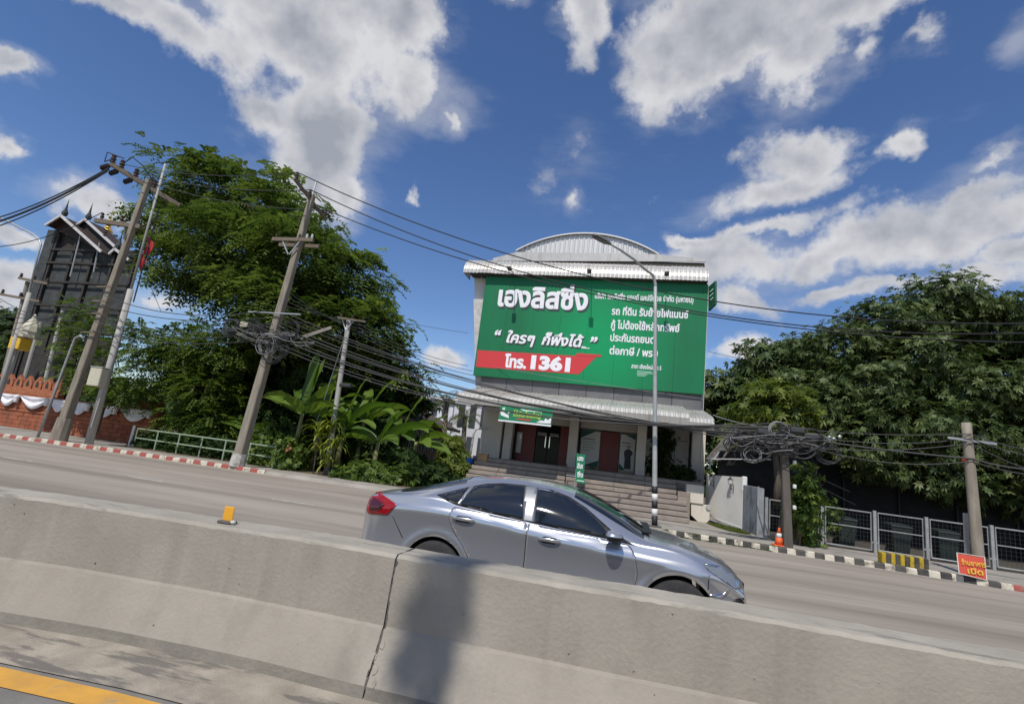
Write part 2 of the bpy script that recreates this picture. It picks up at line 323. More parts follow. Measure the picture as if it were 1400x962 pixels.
class MB:
    def __init__(s): s.v = []; s.f = []
    def add(s, vs, fs):
        b = len(s.v); s.v.extend([tuple(p) for p in vs]); s.f.extend([tuple(b+i for i in f) for f in fs]); return s
    def box(s, x0, x1, y0, y1, z0, z1):
        return s.add([(x0, y0, z0), (x1, y0, z0), (x1, y1, z0), (x0, y1, z0), (x0, y0, z1), (x1, y0, z1), (x1, y1, z1), (x0, y1, z1)],
                     [(0, 3, 2, 1), (4, 5, 6, 7), (0, 1, 5, 4), (1, 2, 6, 5), (2, 3, 7, 6), (3, 0, 4, 7)])
    def bevbox(s, x0, x1, y0, y1, z0, z1, b=.02):
        bm = bmesh.new(); bmesh.ops.create_cube(bm, size=1)
        for v in bm.verts:
            v.co = Vector(((x0+x1)/2+v.co.x*(x1-x0), (y0+y1)/2+v.co.y*(y1-y0), (z0+z1)/2+v.co.z*(z1-z0)))
        bmesh.ops.bevel(bm, geom=bm.edges[:], offset=b, segments=1, affect='EDGES')
        bm.verts.ensure_lookup_table(); bm.verts.index_update()
        s.add([v.co.copy() for v in bm.verts], [[v.index for v in f.verts] for f in bm.faces]); bm.free(); return s
    def bar(s, p0, p1, w, h, up=(0, 0, 1), w1=None, h1=None):
        p0, p1 = Vector(p0), Vector(p1); d = (p1-p0).normalized(); u = Vector(up)
        if abs(d.dot(u)) > .99: u = Vector((0, 1, 0))
        sx = d.cross(u).normalized(); u = sx.cross(d).normalized()
        w1 = w if w1 is None else w1; h1 = h if h1 is None else h1
        vs = []
        for p, a, b in ((p0, w, h), (p1, w1, h1)):
            vs += [p-sx*a/2-u*b/2, p+sx*a/2-u*b/2, p+sx*a/2+u*b/2, p-sx*a/2+u*b/2]
        return s.add(vs, [(0, 1, 2, 3), (7, 6, 5, 4), (0, 4, 5, 1), (1, 5, 6, 2), (2, 6, 7, 3), (3, 7, 4, 0)])
    def tube(s, pts, r, n=8, caps=True):
        pts = [Vector(p) for p in pts]; rr = r if isinstance(r, (list, tuple, np.ndarray)) else [r]*len(pts)
        b = len(s.v); ref = Vector((0, 0, 1)); prev = None
        for i, p in enumerate(pts):
            d = (pts[min(i+1, len(pts)-1)]-pts[max(i-1, 0)])
            if d.length < 1e-9: d = Vector((0, 0, 1))
            d.normalize()
            if prev is None:
                u = ref if abs(d.dot(ref)) < .95 else Vector((0, 1, 0))
                sx = d.cross(u).normalized()
            else:
                sx = (prev - d*prev.dot(d))
                sx = sx.normalized() if sx.length > 1e-6 else d.orthogonal().normalized()
            prev = sx; u = d.cross(sx)
            for k in range(n):
                a = 2*math.pi*k/n; s.v.append(tuple(p+(sx*math.cos(a)+u*math.sin(a))*rr[i]))
        for i in range(len(pts)-1):
            for k in range(n):
                a, c = b+i*n+k, b+i*n+(k+1) % n
                s.f.append((a, c, c+n, a+n))
        if caps:
            s.f.append(tuple(b+k for k in range(n))[::-1]); s.f.append(tuple(b+(len(pts)-1)*n+k for k in range(n)))
        return s
    def lathe(s, c, prof, n=16, axis='z'):
        b = len(s.v); c = Vector(c)
        for r, h in prof:
            for k in range(n):
                a = 2*math.pi*k/n
                o = {'z': (r*math.cos(a), r*math.sin(a), h), 'y': (r*math.cos(a), h, r*math.sin(a)), 'x': (h, r*math.cos(a), r*math.sin(a))}[axis]
                s.v.append(tuple(c+Vector(o)))
        for i in range(len(prof)-1):
            for k in range(n):
                a, d = b+i*n+k, b+i*n+(k+1) % n
                s.f.append((a, d, d+n, a+n))
        s.f.append(tuple(b+k for k in range(n))[::-1]); s.f.append(tuple(b+(len(prof)-1)*n+k for k in range(n)))
        return s
    def poly(s, pts, off):                 # a flat outline with thickness
        n = len(pts); off = Vector(off); pts = [Vector(p) for p in pts]
        b = len(s.v); s.v += [tuple(p) for p in pts]+[tuple(p+off) for p in pts]
        s.f.append(tuple(b+i for i in range(n))); s.f.append(tuple(b+n+i for i in range(n))[::-1])
        for i in range(n):
            j = (i+1) % n; s.f.append((b+i, b+n+i, b+n+j, b+j))
        return s
    def build(s, name, m, parent=None, smooth=False, local=False):
        o0 = Vector((0, 0, 0)) if (parent is None or local) else ORG[parent]
        me = bpy.data.meshes.new(name)
        v = np.array(s.v, dtype=float)-np.array(o0)
        me.from_pydata(v.tolist(), [], s.f); me.update()
        bm = bmesh.new(); bm.from_mesh(me); bmesh.ops.recalc_face_normals(bm, faces=bm.faces[:]); bm.to_mesh(me); bm.free()
        return link_mesh(name, me, m, parent, smooth)

def fast_mesh(name, V, Fq, m, parent=None, rnd=None, smooth=False):      # V (n,3), quads (k,4)
    o0 = np.array((0, 0, 0.)) if parent is None else np.array(ORG[parent])
    me = bpy.data.meshes.new(name); V = np.asarray(V, dtype=np.float32)-o0.astype(np.float32)
    me.vertices.add(len(V)); me.vertices.foreach_set('co', V.ravel())
    k = Fq.shape[1]; nf = len(Fq)
    me.loops.add(nf*k); me.loops.foreach_set('vertex_index', Fq.astype(np.int32).ravel())
    me.polygons.add(nf); me.polygons.foreach_set('loop_start', np.arange(0, nf*k, k, dtype=np.int32))
    me.update(calc_edges=True)
    if rnd is not None:
        a = me.attributes.new('rnd', 'FLOAT', 'POINT'); a.data.foreach_set('value', np.asarray(rnd, dtype=np.float32))
    return link_mesh(name, me, m, parent, smooth)

def unit(a): return a/np.maximum(np.linalg.norm(a, axis=-1, keepdims=True), 1e-9)

# ------------------------------------------------------------------ setting: ground, roads, pavement, kerbs
KX = np.array([-120, -60, -40, -26.74, -20.4, -14.2, -6, 1.8, 4.97, 7.24, 9.23, 12, 20, 60.])
KY = np.array([13.0, 15.5, 16.8, 17.72, 18.08, 18.08, 17.65, 16.9, 16.62, 16.25, 15.75, 15.1, 14.0, 13.0])
def kerbY(x): return float(np.interp(x, KX, KY))
def barY(x):                               # the median runs straight and bends gently towards the camera on the left
    t = max(0.0, -(x+2.0)); return -0.028*min(t, 3.6)**2-0.15*max(0, t-3.6)

g = MB().add([(-900, -900, -.06), (900, -900, -.06), (900, 900, -.06), (-900, 900, -.06)], [(0, 1, 2, 3)]).build('ground', 'soil'); tag(g, kind='structure')
xs = np.linspace(-120, 60, 181)
def strip(name, m, ya, yb, za, zb, xr=xs):
    b = MB(); n = len(xr)
    b.add([(x, ya(x), za) for x in xr]+[(x, yb(x), zb) for x in xr], [(i, i+1, n+i+1, n+i) for i in range(n-1)])
    o = b.build(name, m); return tag(o, kind='structure')
road = strip('road', 'asphalt', lambda x: 3.75+barY(x), lambda x: kerbY(x)+.04, 0, 0)
strip('near_road', 'near_asphalt', lambda x: -14, lambda x: 3.14+barY(x), -.008, -.008)
strip('gutter', 'gutter', lambda x: 3.10+barY(x), lambda x: 3.72+barY(x), 0.0, .035)
strip('yellow_edge_line', 'paint_yellow', lambda x: 2.85+barY(x)*.9, lambda x: 3.05+barY(x)*.9, -.002, -.002)
pav = MB(); n = len(xs)
pav.add([(x, kerbY(x)+.12, .125) for x in xs]+[(x, 24.5, .125) for x in xs], [(i, i+1, n+i+1, n+i) for i in range(n-1)])
pavo = tag(pav.build('pavement', 'pavement'), kind='structure')
MB().add([(-120, 24.4, .118), (60, 24.4, .118), (60, 120, .118), (-120, 120, .118)], [(0, 1, 2, 3)]).build('garden_soil', 'soil')['kind'] = 'structure'
# loose soil and verge of the garden on the left
so = MB().add([(-23.5, 19.9, .132), (-14.6, 19.6, .132), (-7.2, 19.0, .132), (-6.6, 24.5, .132), (-24.5, 24.5, .132)], [(0, 1, 2, 3, 4)]).build('garden_bed', 'soil'); tag(so, kind='structure')
so = MB().add([(4.6, 19.55, .132), (40, 18.6, .132), (40, 24.5, .132), (4.6, 24.5, .132)], [(0, 1, 2, 3)]).build('shaded_yard', 'shaded_soil'); tag(so, kind='structure')  # dark sheet painting the tree shade on the ground behind the fence
# lane dashes
for i, x in enumerate(np.arange(-40.5, 2, 4.55)):
    MB().add([(x, 11.93, .004), (x+1.2, 11.93, .004), (x+1.2, 12.04, .004), (x, 12.04, .004)], [(0, 1, 2, 3)]).build('lane_dash', 'paint_worn', road)
strip('edge_line', 'paint_worn', lambda x: kerbY(x)-.22, lambda x: kerbY(x)-.13, .004, .004, np.linspace(1.0, 40, 60))
# kerb, block by block
def kerb(name, x0, x1, step, cols):
    k = bpy.data.objects.new(name, None); COL.objects.link(k); k['kind'] = 'structure'; ORG[k] = Vector((0, 0, 0))
    x = x0; i = 0
    while x < x1-1e-6:
        xb = x+step-.006; ya, yb = kerbY(x), kerbY(xb)
        h = .15+rng.uniform(-.016, .012); c = .025; jy = rng.uniform(-.012, .012)
        b = MB()
        prof = [(0, 0), (.015, h-c), (c+.015, h), (.15, h), (.15, 0)]
        vs = [(x, ya+p+jy, q) for p, q in prof]+[(xb, yb+p+jy, q) for p, q in prof]
        b.add(vs, [(0, 5, 6, 1), (1, 6, 7, 2), (2, 7, 8, 3), (3, 8, 9, 4), (0, 1, 2, 3, 4), (9, 8, 7, 6, 5)])
        b.build('kerb_block', cols[i % 2], k); x += step; i += 1
kerb('kerb', -34.0, -13.7, .335, ('kerb_white', 'kerb_red'))
kerb('kerb_striped', 1.35, 9.2, .227, ('kerb_white', 'kerb_black'))
kerb('kerb_painted', 9.2, 13, .32, ('kerb_red', 'kerb_white'))
strip('low_kerb', 'pavement', lambda x: kerbY(x)+.02, lambda x: kerbY(x)+.125, 0.0, .125, np.linspace(-13.7, 1.35, 40))

# ------------------------------------------------------------------ median barrier
PROF = [(3.58, -.01), (3.60, .10), (3.74, .415), (3.755, .435), (3.785, .885), (3.81, .91), (4.13, .91), (4.16, .885), (4.20, .43), (4.36, .10), (4.38, -.01)]
def barrier(x0, x1, label):
    root = thing('median_barrier', ((x0+x1)/2, 3.9, 0), label, 'barrier', 'concrete median barriers')
    # finer rows across each face so the edges can wander slightly
    rows = []
    for (a, b) in zip(PROF[:-1], PROF[1:]):
        k = max(1, int(math.hypot(b[0]-a[0], b[1]-a[1])/.06))
        rows += [(a[0]+(b[0]-a[0])*i/k, a[1]+(b[1]-a[1])*i/k) for i in range(k)]
    rows.append(PROF[-1])
    nx = max(2, int((x1-x0)/.06)); X = np.linspace(x0, x1, nx); nr = len(rows)
    itop = [i for i, r in enumerate(rows) if r[1] > .8999]
    def wob(x, z): return .006*math.sin(1.7*x+3*z)+.004*math.sin(5.1*x+1.3+7*z)+rng.normal(0, .0005)
    V = []
    for x in X:
        for (y, z) in rows:
            e = rng.normal(0, .002) if abs(z-.885) < .03 or abs(z-.42) < .03 else 0
            V.append((x, y+barY(x)+wob(x, z)+e, z+(e*.8 if z > .8 else 0)+.004*math.sin(2.3*x)*(z/.9)))
    body, top, toe = [], [], []
    for i in range(nx-1):
        for j in range(nr-1):
            q = (i*nr+j, (i+1)*nr+j, (i+1)*nr+j+1, i*nr+j+1)
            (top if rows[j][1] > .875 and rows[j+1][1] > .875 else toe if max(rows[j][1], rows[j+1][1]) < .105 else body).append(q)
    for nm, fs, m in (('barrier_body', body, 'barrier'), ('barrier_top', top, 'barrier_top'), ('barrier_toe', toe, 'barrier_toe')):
        b = MB(); b.v = V; b.f = list(fs)
        if nm == 'barrier_body':
            b.f.append(tuple(range(nr))); b.f.append(tuple((nx-1)*nr+j for j in range(nr))[::-1])
        o = b.build(nm, m, root, smooth=True)
        bm = bmesh.new(); bm.from_mesh(o.data); bmesh.ops.delete(bm, geom=[v for v in bm.verts if not v.link_faces], context='VERTS')
        for e in bm.edges:
            if len(e.link_faces) == 2 and e.calc_face_angle(0) > R(8): e.smooth = False
        bm.to_mesh(o.data); bm.free()
    return root
XJ = -1.60
bl = barrier(-40, XJ-.006, 'pale concrete median barrier left of the dark cracked joint, carrying the orange reflector')
br = barrier(XJ+.006, 30, 'pale concrete median barrier right of the dark cracked joint, before the silver car')
# joint filler set back in the gap, and a chipped crack beside it
jb = MB(); jb.add([(XJ-.008, y+.022, max(z-.02, 0)) for y, z in PROF[:6]]+[(XJ+.008, y+.022, max(z-.02, 0)) for y, z in PROF[:6]], [(i, i+1, 7+i, 6+i) for i in range(5)])
jb.build('joint_filler', 'joint', br)
def chips(parent, pts, m):
    b = MB()
    for (x, z, sx, sz) in pts:
        y = float(np.interp(z, [p[1] for p in PROF[:5]], [p[0] for p in PROF[:5]]))
        n = 7; ring = []
        for k in range(n):
            a = 2*math.pi*k/n; rr = rng.uniform(.6, 1.2)
            zz = z+sz*rr*math.sin(a); yy = float(np.interp(zz, [p[1] for p in PROF[:5]], [p[0] for p in PROF[:5]]))
            ring.append((x+sx*rr*math.cos(a), yy-.0085+barY(x), zz))
        b.poly(ring, (0, .02, 0))
    o = b.build('chip', m, parent); o['kind'] = 'stuff'; return o
zs = np.linspace(.12, .86, 17)
chips(br, [(XJ+.004+rng.normal(0, .006)-.02*max(0, .45-z), z, rng.uniform(.004, .010), rng.uniform(.02, .04)) for z in zs], 'joint')
chips(br, [(XJ+.03+rng.normal(0, .01), z, rng.uniform(.01, .03), rng.uniform(.02, .045)) for z in (.13, .2, .27, .33)], 'barrier_top')
for root, xa, xb, k in ((bl, -6, -1.75, 16), (br, -1.6, 3.0, 18)):
    b = MB()
    for _ in range(k):
        z = rng.uniform(.15, .86); x = rng.uniform(xa, xb); y = float(np.interp(z, [p[1] for p in PROF[:5]], [p[0] for p in PROF[:5]]))+barY(x)
        r = rng.uniform(.003, .007)
        b.lathe((x, y-.004, z), [(r*.3, -.004), (r, 0), (r, .02)], n=7, axis='y')
    b.build('surface_lump', 'barrier', root, smooth=True)['kind'] = 'stuff'

rf = thing('reflector', at(327, 714, 3.95), 'small orange reflector plate standing on top of the median barrier', 'reflector')
p = Vector((-3.17, 3.92+barY(-3.17), .915))
b = MB(); b.bevbox(p.x-.047, p.x+.047, p.y-.006, p.y+.006, p.z+.012, p.z+.125, .004); o = b.build('plate', 'reflector_orange', rf)
b = MB().bevbox(p.x-.06, p.x+.065, p.y-.05, p.y+.05, p.z-.008, p.z+.016, .008); b.build('base', 'joint', rf)
b = MB().lathe((p.x+.075, p.y-.02, p.z+.008), [(.01, -.012), (.024, 0), (.02, .014), (.004, .02)], n=8); b.build('mortar_lump', 'paint_white', rf, smooth=True)

# ------------------------------------------------------------------ lettering
def glyph_mesh(s, bold=0.0, shear=0.0, depth=.01):
    cu = bpy.data.curves.new('t', 'FONT'); cu.body = s; cu.size = 1; cu.shear = shear; cu.resolution_u = 3
    o = bpy.data.objects.new('t', cu); COL.objects.link(o)
    bpy.context.view_layer.update(); dg = bpy.context.evaluated_depsgraph_get()
    c2 = o.evaluated_get(dg).to_curve(dg)
    spl = []
    for sp in c2.splines:
        P = [(np.array(bp.handle_left[:2]), np.array(bp.co[:2]), np.array(bp.handle_right[:2])) for bp in sp.bezier_points]
        A = 0
        for i in range(len(P)):
            a, q = P[i][1], P[(i+1) % len(P)][1]; A += a[0]*q[1]-a[1]*q[0]
        spl.append((P, A/2))
    bpy.data.objects.remove(o); bpy.data.curves.remove(cu)
    if not spl: return [], [], (0, 0, 0, 0)
    def inside(p, P):
        c = False; n = len(P)
        for i in range(n):
            a, q = P[i][1], P[(i+1) % n][1]
            if (a[1] > p[1]) != (q[1] > p[1]) and p[0] < (q[0]-a[0])*(p[1]-a[1])/(q[1]-a[1]+1e-12)+a[0]: c = not c
        return c
    hole = []
    for i, (P, A) in enumerate(spl):
        hole.append(any(j != i and np.sign(B2) != np.sign(A) and abs(B2) > abs(A) and all(inside(q_[1], Q) for q_ in P) for j, (Q, B2) in enumerate(spl)))
    outer = [x for x, h in zip(spl, hole) if not h]; holes = [x for x, h in zip(spl, hole) if h]
    V, Fc = [], []
    for gi, (P, A) in enumerate(outer):
        mine = [h for h in holes if np.sign(h[1]) != np.sign(A) and inside(h[0][0][1], P)]
        c3 = bpy.data.curves.new('g', 'CURVE'); c3.dimensions = '2D'; c3.fill_mode = 'BOTH'; c3.extrude = depth/2; c3.bevel_depth = bold; c3.bevel_resolution = 0; c3.resolution_u = 3
        for Q, _ in [(P, A)]+mine:
            sp = c3.splines.new('BEZIER'); sp.bezier_points.add(len(Q)-1); sp.use_cyclic_u = True
            for bp, (hl, co, hr) in zip(sp.bezier_points, Q):
                bp.handle_left_type = bp.handle_right_type = 'FREE'
                bp.co = (*co, 0); bp.handle_left = (*hl, 0); bp.handle_right = (*hr, 0)
        o3 = bpy.data.objects.new('g', c3); COL.objects.link(o3); bpy.context.view_layer.update()
        dg = bpy.context.evaluated_depsgraph_get(); me = o3.evaluated_get(dg).to_mesh()
        b0 = len(V); V += [(v.co.x, v.co.y, v.co.z+gi*.0006) for v in me.vertices]; Fc += [tuple(b0+i for i in f.vertices) for f in me.polygons]
        o3.evaluated_get(dg).to_mesh_clear(); bpy.data.objects.remove(o3); bpy.data.curves.remove(c3)
    return V, Fc
_hcache = {}
def lettering(parent, s, x0, x1, zbase, hcons, Y, m, bold=.02, shear=0, name='lettering', depth=.012, off=(0, 0)):
    """text facing -Y; hcons is the height of a plain consonant"""
    V, Fc = glyph_mesh(s, bold, shear)
    if not V: return None
    V = np.array(V); xa, xb = V[:, 0].min(), V[:, 0].max()
    sx = (x1-x0)/(xb-xa); sz = hcons/.60
    W = np.stack([x0+(V[:, 0]-xa)*sx+off[0], Y-(V[:, 2]-V[:, 2].min())/max(V[:, 2].max()-V[:, 2].min(), 1e-6)*depth, zbase+V[:, 1]*sz+off[1]], axis=1)
    b = MB(); b.v = [tuple(r) for r in W]; b.f = Fc
    return b.build(name, m, parent)

# ------------------------------------------------------------------ the office building
BX0, BX1 = -7.55, 3.10
bld = thing('office_building', (-2.2, 26, .12), 'white two-storey office with arched metal roof behind a huge green billboard', 'building')
def P(name, m, mb, parent=bld, smooth=False): return mb.build(name, m, parent, smooth)
FL = 1.62                                   # floor of the raised entrance
# upper block: its front flares outwards to the top left
P('upper_wall', 'wall_white', MB().add([(-7.45, 24.4, 4.7), (3.15, 24.4, 4.7), (3.15, 36, 4.7), (-7.45, 36, 4.7),
   (-8.38, 24.4, 10.6), (3.15, 24.4, 10.6), (3.15, 36, 10.6), (-8.38, 36, 10.6)],
  [(0, 3, 2, 1), (4, 5, 6, 7), (0, 1, 5, 4), (1, 2, 6, 5), (2, 3, 7, 6), (3, 0, 4, 7)]))
P('wall_pilaster', 'fascia_white', MB().add([(-7.50, 24.28, 4.9), (-7.2, 24.28, 4.9), (-7.2, 24.39, 4.9), (-7.50, 24.39, 4.9),
   (-8.22, 24.28, 9.4), (-7.6, 24.28, 9.4), (-7.6, 24.39, 9.4), (-8.22, 24.39, 9.4)],
  [(0, 3, 2, 1), (4, 5, 6, 7), (0, 1, 5, 4), (1, 2, 6, 5), (2, 3, 7, 6), (3, 0, 4, 7)]))
for i in range(8):                          # dark cladding under the billboard
    xa = -7.2+i*1.28
    P('cladding_panel', 'panel_dark_grey', MB().bevbox(xa, xa+1.265, 24.16, 24.38, 4.62, 5.44, .01))
P('eave_shade_strip', 'dark_soffit', MB().box(-8.4, 2.98, 24.2, 24.38, 10.62, 10.9))  # dark strip with the eave's shade put into its colour
# quarter-round metal awning over the billboard
def corr(prof, w, pitch=.19, amp=.022, sub=6):
    """ribbed sheet of width w along +x from x=0, following prof (y,z)"""
    k = int(round(w/pitch))*sub; X = np.linspace(0, w, k+1); ph = (X/pitch) % 1.0
    hgt = np.where(ph < .16, amp, np.where(ph < .28, amp*(1-(ph-.16)/.12), np.where(ph > .88, amp*(ph-.88)/.12, 0)))
    prof = np.array(prof); t = np.gradient(prof, axis=0); nrm = unit(np.stack([-t[:, 1], t[:, 0]], axis=1))
    V = []
    for j, (y, z) in enumerate(prof):
        for i in range(k+1): V.append((X[i], y+nrm[j, 0]*hgt[i], z+nrm[j, 1]*hgt[i]))
    n = k+1
    return V, [(j*n+i, j*n+i+1, (j+1)*n+i+1, (j+1)*n+i) for j in range(len(prof)-1) for i in range(k)]
def sheets(name, m, prof, x0, x1, parent, w=.76):
    cnt = max(1, int(round((x1-x0)/w))); w = (x1-x0)/cnt
    V, Fc = corr(prof, w, pitch=w/4); first = None
    for i in range(cnt):
        if first is None:
            b = MB(); b.v = [tuple(Vector(v)+Vector((x0, 0, 0))) for v in V]; b.f = Fc
            first = b.build(name, m, parent)
        else:
            c = first.copy(); COL.objects.link(c); c.location = (i*w, rng.normal(0, .004), rng.normal(0, .006)+(.003 if i % 2 else 0))
arc = [(23.66+1.15*(1-math.cos(a)), 10.60+1.02*math.sin(a)) for a in np.linspace(0, math.pi/2, 9)]
sheets('awning_sheet', 'metal_sheet', arc, -8.72, 2.99, bld)
# rounded left end of the awning and its dark underside
P('awning_end', 'metal_sheet', MB().poly([(-8.73, y, z) for y, z in arc]+[(-8.73, 24.8, 10.60)], (-.03, 0, 0)))
P('awning_end', 'metal_sheet', MB().poly([(3.0, y, z) for y, z in arc]+[(3.0, 24.8, 10.60)], (.03, 0, 0)))
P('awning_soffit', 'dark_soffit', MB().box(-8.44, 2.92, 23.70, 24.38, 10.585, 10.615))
for x in (-7.9, -5.8, -3.7, -1.6, .5, 2.4):
    P('awning_bracket', 'galv', MB().bar((x, 24.12, 10.40), (x, 24.12, 10.60), .05, .05))
# upper roof band and arched gable
P('roof_gap', 'dark_soffit', MB().box(-7.5, 3.0, 24.95, 34, 11.25, 11.9))
fb_ = [at(*c_, 24.9) for c_ in ((674, 353), (706, 344.5), (900, 347.5), (966, 354.5), (966, 357.5), (674, 356.5))]
P('roof_fascia', 'metal_sheet', MB().poly(fb_, (0, .06, 0)))
P('roof_deck', 'metal_sheet', MB().add([(-7.6, 24.97, 12.0), (3.0, 24.97, 12.0), (3.0, 36, 12.3), (-7.6, 36, 12.3)], [(0, 1, 2, 3)]))
AY = 25.3; AX0, AX1, AZ = at(706, 345, AY).x, at(900, 348, AY).x, at(803, 346.5, AY).z; AH = at(803, 319.5, AY).z-AZ-.04
acx, hw = (AX0+AX1)/2, (AX1-AX0)/2; rad = (hw*hw+AH*AH)/(2*AH); half = math.asin(hw/rad)
def arcz(x): return AZ+AH-rad+math.sqrt(max(rad*rad-(x-acx)**2, 0))
gx = np.arange(AX0+.02, AX1-.02, .0417)
gv, gf = [], []
for i, x in enumerate(gx):
    yy = AY-(.03 if i % 6 in (0, 1) else 0)
    gv += [(x, yy, AZ-.25), (x, yy, max(arcz(x)-.03, AZ-.2))]
gf = [(2*i, 2*i+2, 2*i+3, 2*i+1) for i in range(len(gx)-1)]
P('gable_sheet', 'arch_sheet', MB().add(gv, gf))
th = np.linspace(-half, half, 41)
V = []
for y in (AY-.12, AY+10):
    V += [(acx+(rad+.03)*math.sin(a), y, AZ+AH-rad+(rad+.03)*math.cos(a)) for a in th]
P('arched_roof', 'arch_sheet', MB().add(V, [(i, i+1, 42+i, 41+i) for i in range(40)]), smooth=True)
V = []
for rr in (rad-.02, rad+.05):
    V += [(acx+rr*math.sin(a), AY-.15, AZ+AH-rad+rr*math.cos(a)) for a in th]
b = MB(); b.add(V+[(x, y+.06, z) for x, y, z in V], [(i, i+1, 42+i, 41+i) for i in range(40)]+[(82+i, 82+41+i, 82+42+i, 83+i) for i in range(40)]+[(41+i, 42+i, 82+42+i, 82+41+i) for i in range(40)]+[(i, 82+i, 83+i, i+1) for i in range(40)])
P('gable_trim', 'arch_sheet', b)
# ground floor
P('floor_slab', 'stone_step', MB().box(-6.9, 3.1, 23.32, 34, .12, FL))
P('rear_wall', 'wall_grey', MB().box(-6.9, 3.1, 27.6, 27.9, FL, 4.75))
P('side_wall', 'wall_cream', MB().box(-6.95, -5.95, 24.42, 27.6, .12, 4.7))
P('side_wall', 'wall_cream', MB().box(3.12, 3.3, 24.45, 36, .12, 4.7))
P('side_wall', 'wall_white', MB().box(-7.0, -6.9, 27.62, 36, .12, 4.7))
for x, w in ((-5.62, .40), (-2.52, .42), (.57, .42), (2.93, .36)):
    P('column', 'column_paint', MB().bevbox(x-w/2, x+w/2, 24.42, 24.84, FL+.001, 4.14, .015))
P('beam', 'column_paint', MB().box(-5.94, 3.1, 24.46, 24.8, 4.15, 4.7))
P('ceiling', 'wall_grey', MB().box(-5.94, 3.1, 24.82, 27.58, 4.55, 4.68))
P('transom', 'column_paint', MB().box(-2.3, .36, 25.35, 25.5, 3.52, 4.05))
P('transom', 'column_paint', MB().box(-5.4, -2.72, 25.35, 25.5, 3.52, 4.05))
P('transom_rail', 'dark_soffit', MB().box(-5.9, .36, 25.3, 25.56, 4.10, 4.2))
def slab(name, m, x0, x1, z0, z1, y=25.4, t=.05, parent=bld): return P(name, m, MB().bevbox(x0, x1, y, y+t, z0, z1, .006), parent)
slab('shop_panel', 'maroon', -5.38, -4.45, FL+.01, 3.5); slab('shop_panel', 'maroon', -3.25, -2.75, FL+.01, 3.5)
door = slab('glass_door', 'dark_glass', -4.43, -3.86, FL+.01, 3.5, y=25.5); d2 = slab('glass_door', 'dark_glass', -3.84, -3.27, FL+.01, 3.5, y=25.5)
for dd, x in ((door, -3.95), (d2, -3.75)): MB().bar((x, 25.45, 2.4), (x, 25.45, 2.95), .04, .04).build('door_handle', 'chrome', dd)
for dd, x in ((door, -4.15), (d2, -3.55)):
    for z in (2.98, 3.06): MB().box(x-.22, x+.22, 25.49, 25.494, z, z+.03).build('door_print', 'poster', dd)
slab('notice_board', 'poster', -5.36, -5.1, 2.0, 3.0, y=25.30, t=.03)
slab('shop_panel', 'maroon', -1.28, -.42, FL+.01, 3.46)
slab('window_pane', 'grey_glass', -2.28, -1.3, FL+.01, 3.5, y=25.46); slab('window_pane', 'grey_glass', -.40, .34, FL+.01, 3.5, y=25.46)
def poster(x0, x1, z0, z1, fig):
    y = 25.452
    o = slab('window_poster', 'poster', x0, x1, z0, z1, y=25.44, t=.012)
    w = x1-x0
    if not fig:
        MB().poly([(x0, 25.437, z1), (x0+w*.75, 25.437, z1), (x0, 25.437, z1-.35)], (0, .002, 0)).build('poster_corner', 'poster_teal', o)
        MB().poly([(x1, 25.437, z0), (x0+w*.2, 25.437, z0), (x1, 25.437, z0+.3)], (0, .002, 0)).build('poster_corner', 'poster_teal', o)
    else:
        MB().poly([(x1, 25.437, z1), (x0+w*.3, 25.437, z1), (x1, 25.437, z1-.2)], (0, .002, 0)).build('poster_corner', 'poster_teal', o)
        MB().poly([(x0, 25.437, z0), (x0+w*.45, 25.437, z0), (x0, 25.437, z0+.3)], (0, .002, 0)).build('poster_corner', 'poster_teal', o)
        cx = x0+w*.58; zf = z0+.06
        body = [(-.16, 0), (-.15, .45), (-.19, .62), (-.2, .8), (-.12, .9), (-.04, .92), (.04, .92), (.13, .88), (.22, .72), (.17, .68), (.12, .6), (.13, .4), (.15, 0)]
        MB().poly([(cx+a, 25.434, zf+c) for a, c in body], (0, .002, 0)).build('printed_figure', 'shadow_print', o)
        MB().poly([(cx+.075*math.cos(t), 25.434, zf+1.02+.095*math.sin(t)) for t in np.linspace(0, 2*math.pi, 14)[:-1]], (0, .002, 0)).build('printed_head', 'skin_print', o)
    for k, (lw, hh) in enumerate(((.62, .06), (.7, .03), (.55, .03), (.66, .03), (.4, .03))[:(2 if fig else 5)]):
        z = z1-.42-k*.13
        MB().box(x0+.1*w, x0+(.1+lw)*w, 25.433, 25.436, z, z+hh).build('poster_line', 'poster_text', o)
poster(-2.22, -1.34, FL+.15, 3.42, False); poster(-.37, .31, FL+.15, 3.42, True)
slab('window_pane', 'grey_glass', .8, 1.55, FL+.01, 3.35, y=25.6)
slab('white_panel', 'wall_white', 1.57, 2.75, FL+.01, 4.1, y=25.7)
slab('panel_frame', 'dark_soffit', 2.1, 2.12, FL+.01, 3.4, y=25.68, t=.015); slab('panel_frame', 'dark_soffit', 1.9, 2.7, 3.4, 3.42, y=25.68, t=.015)
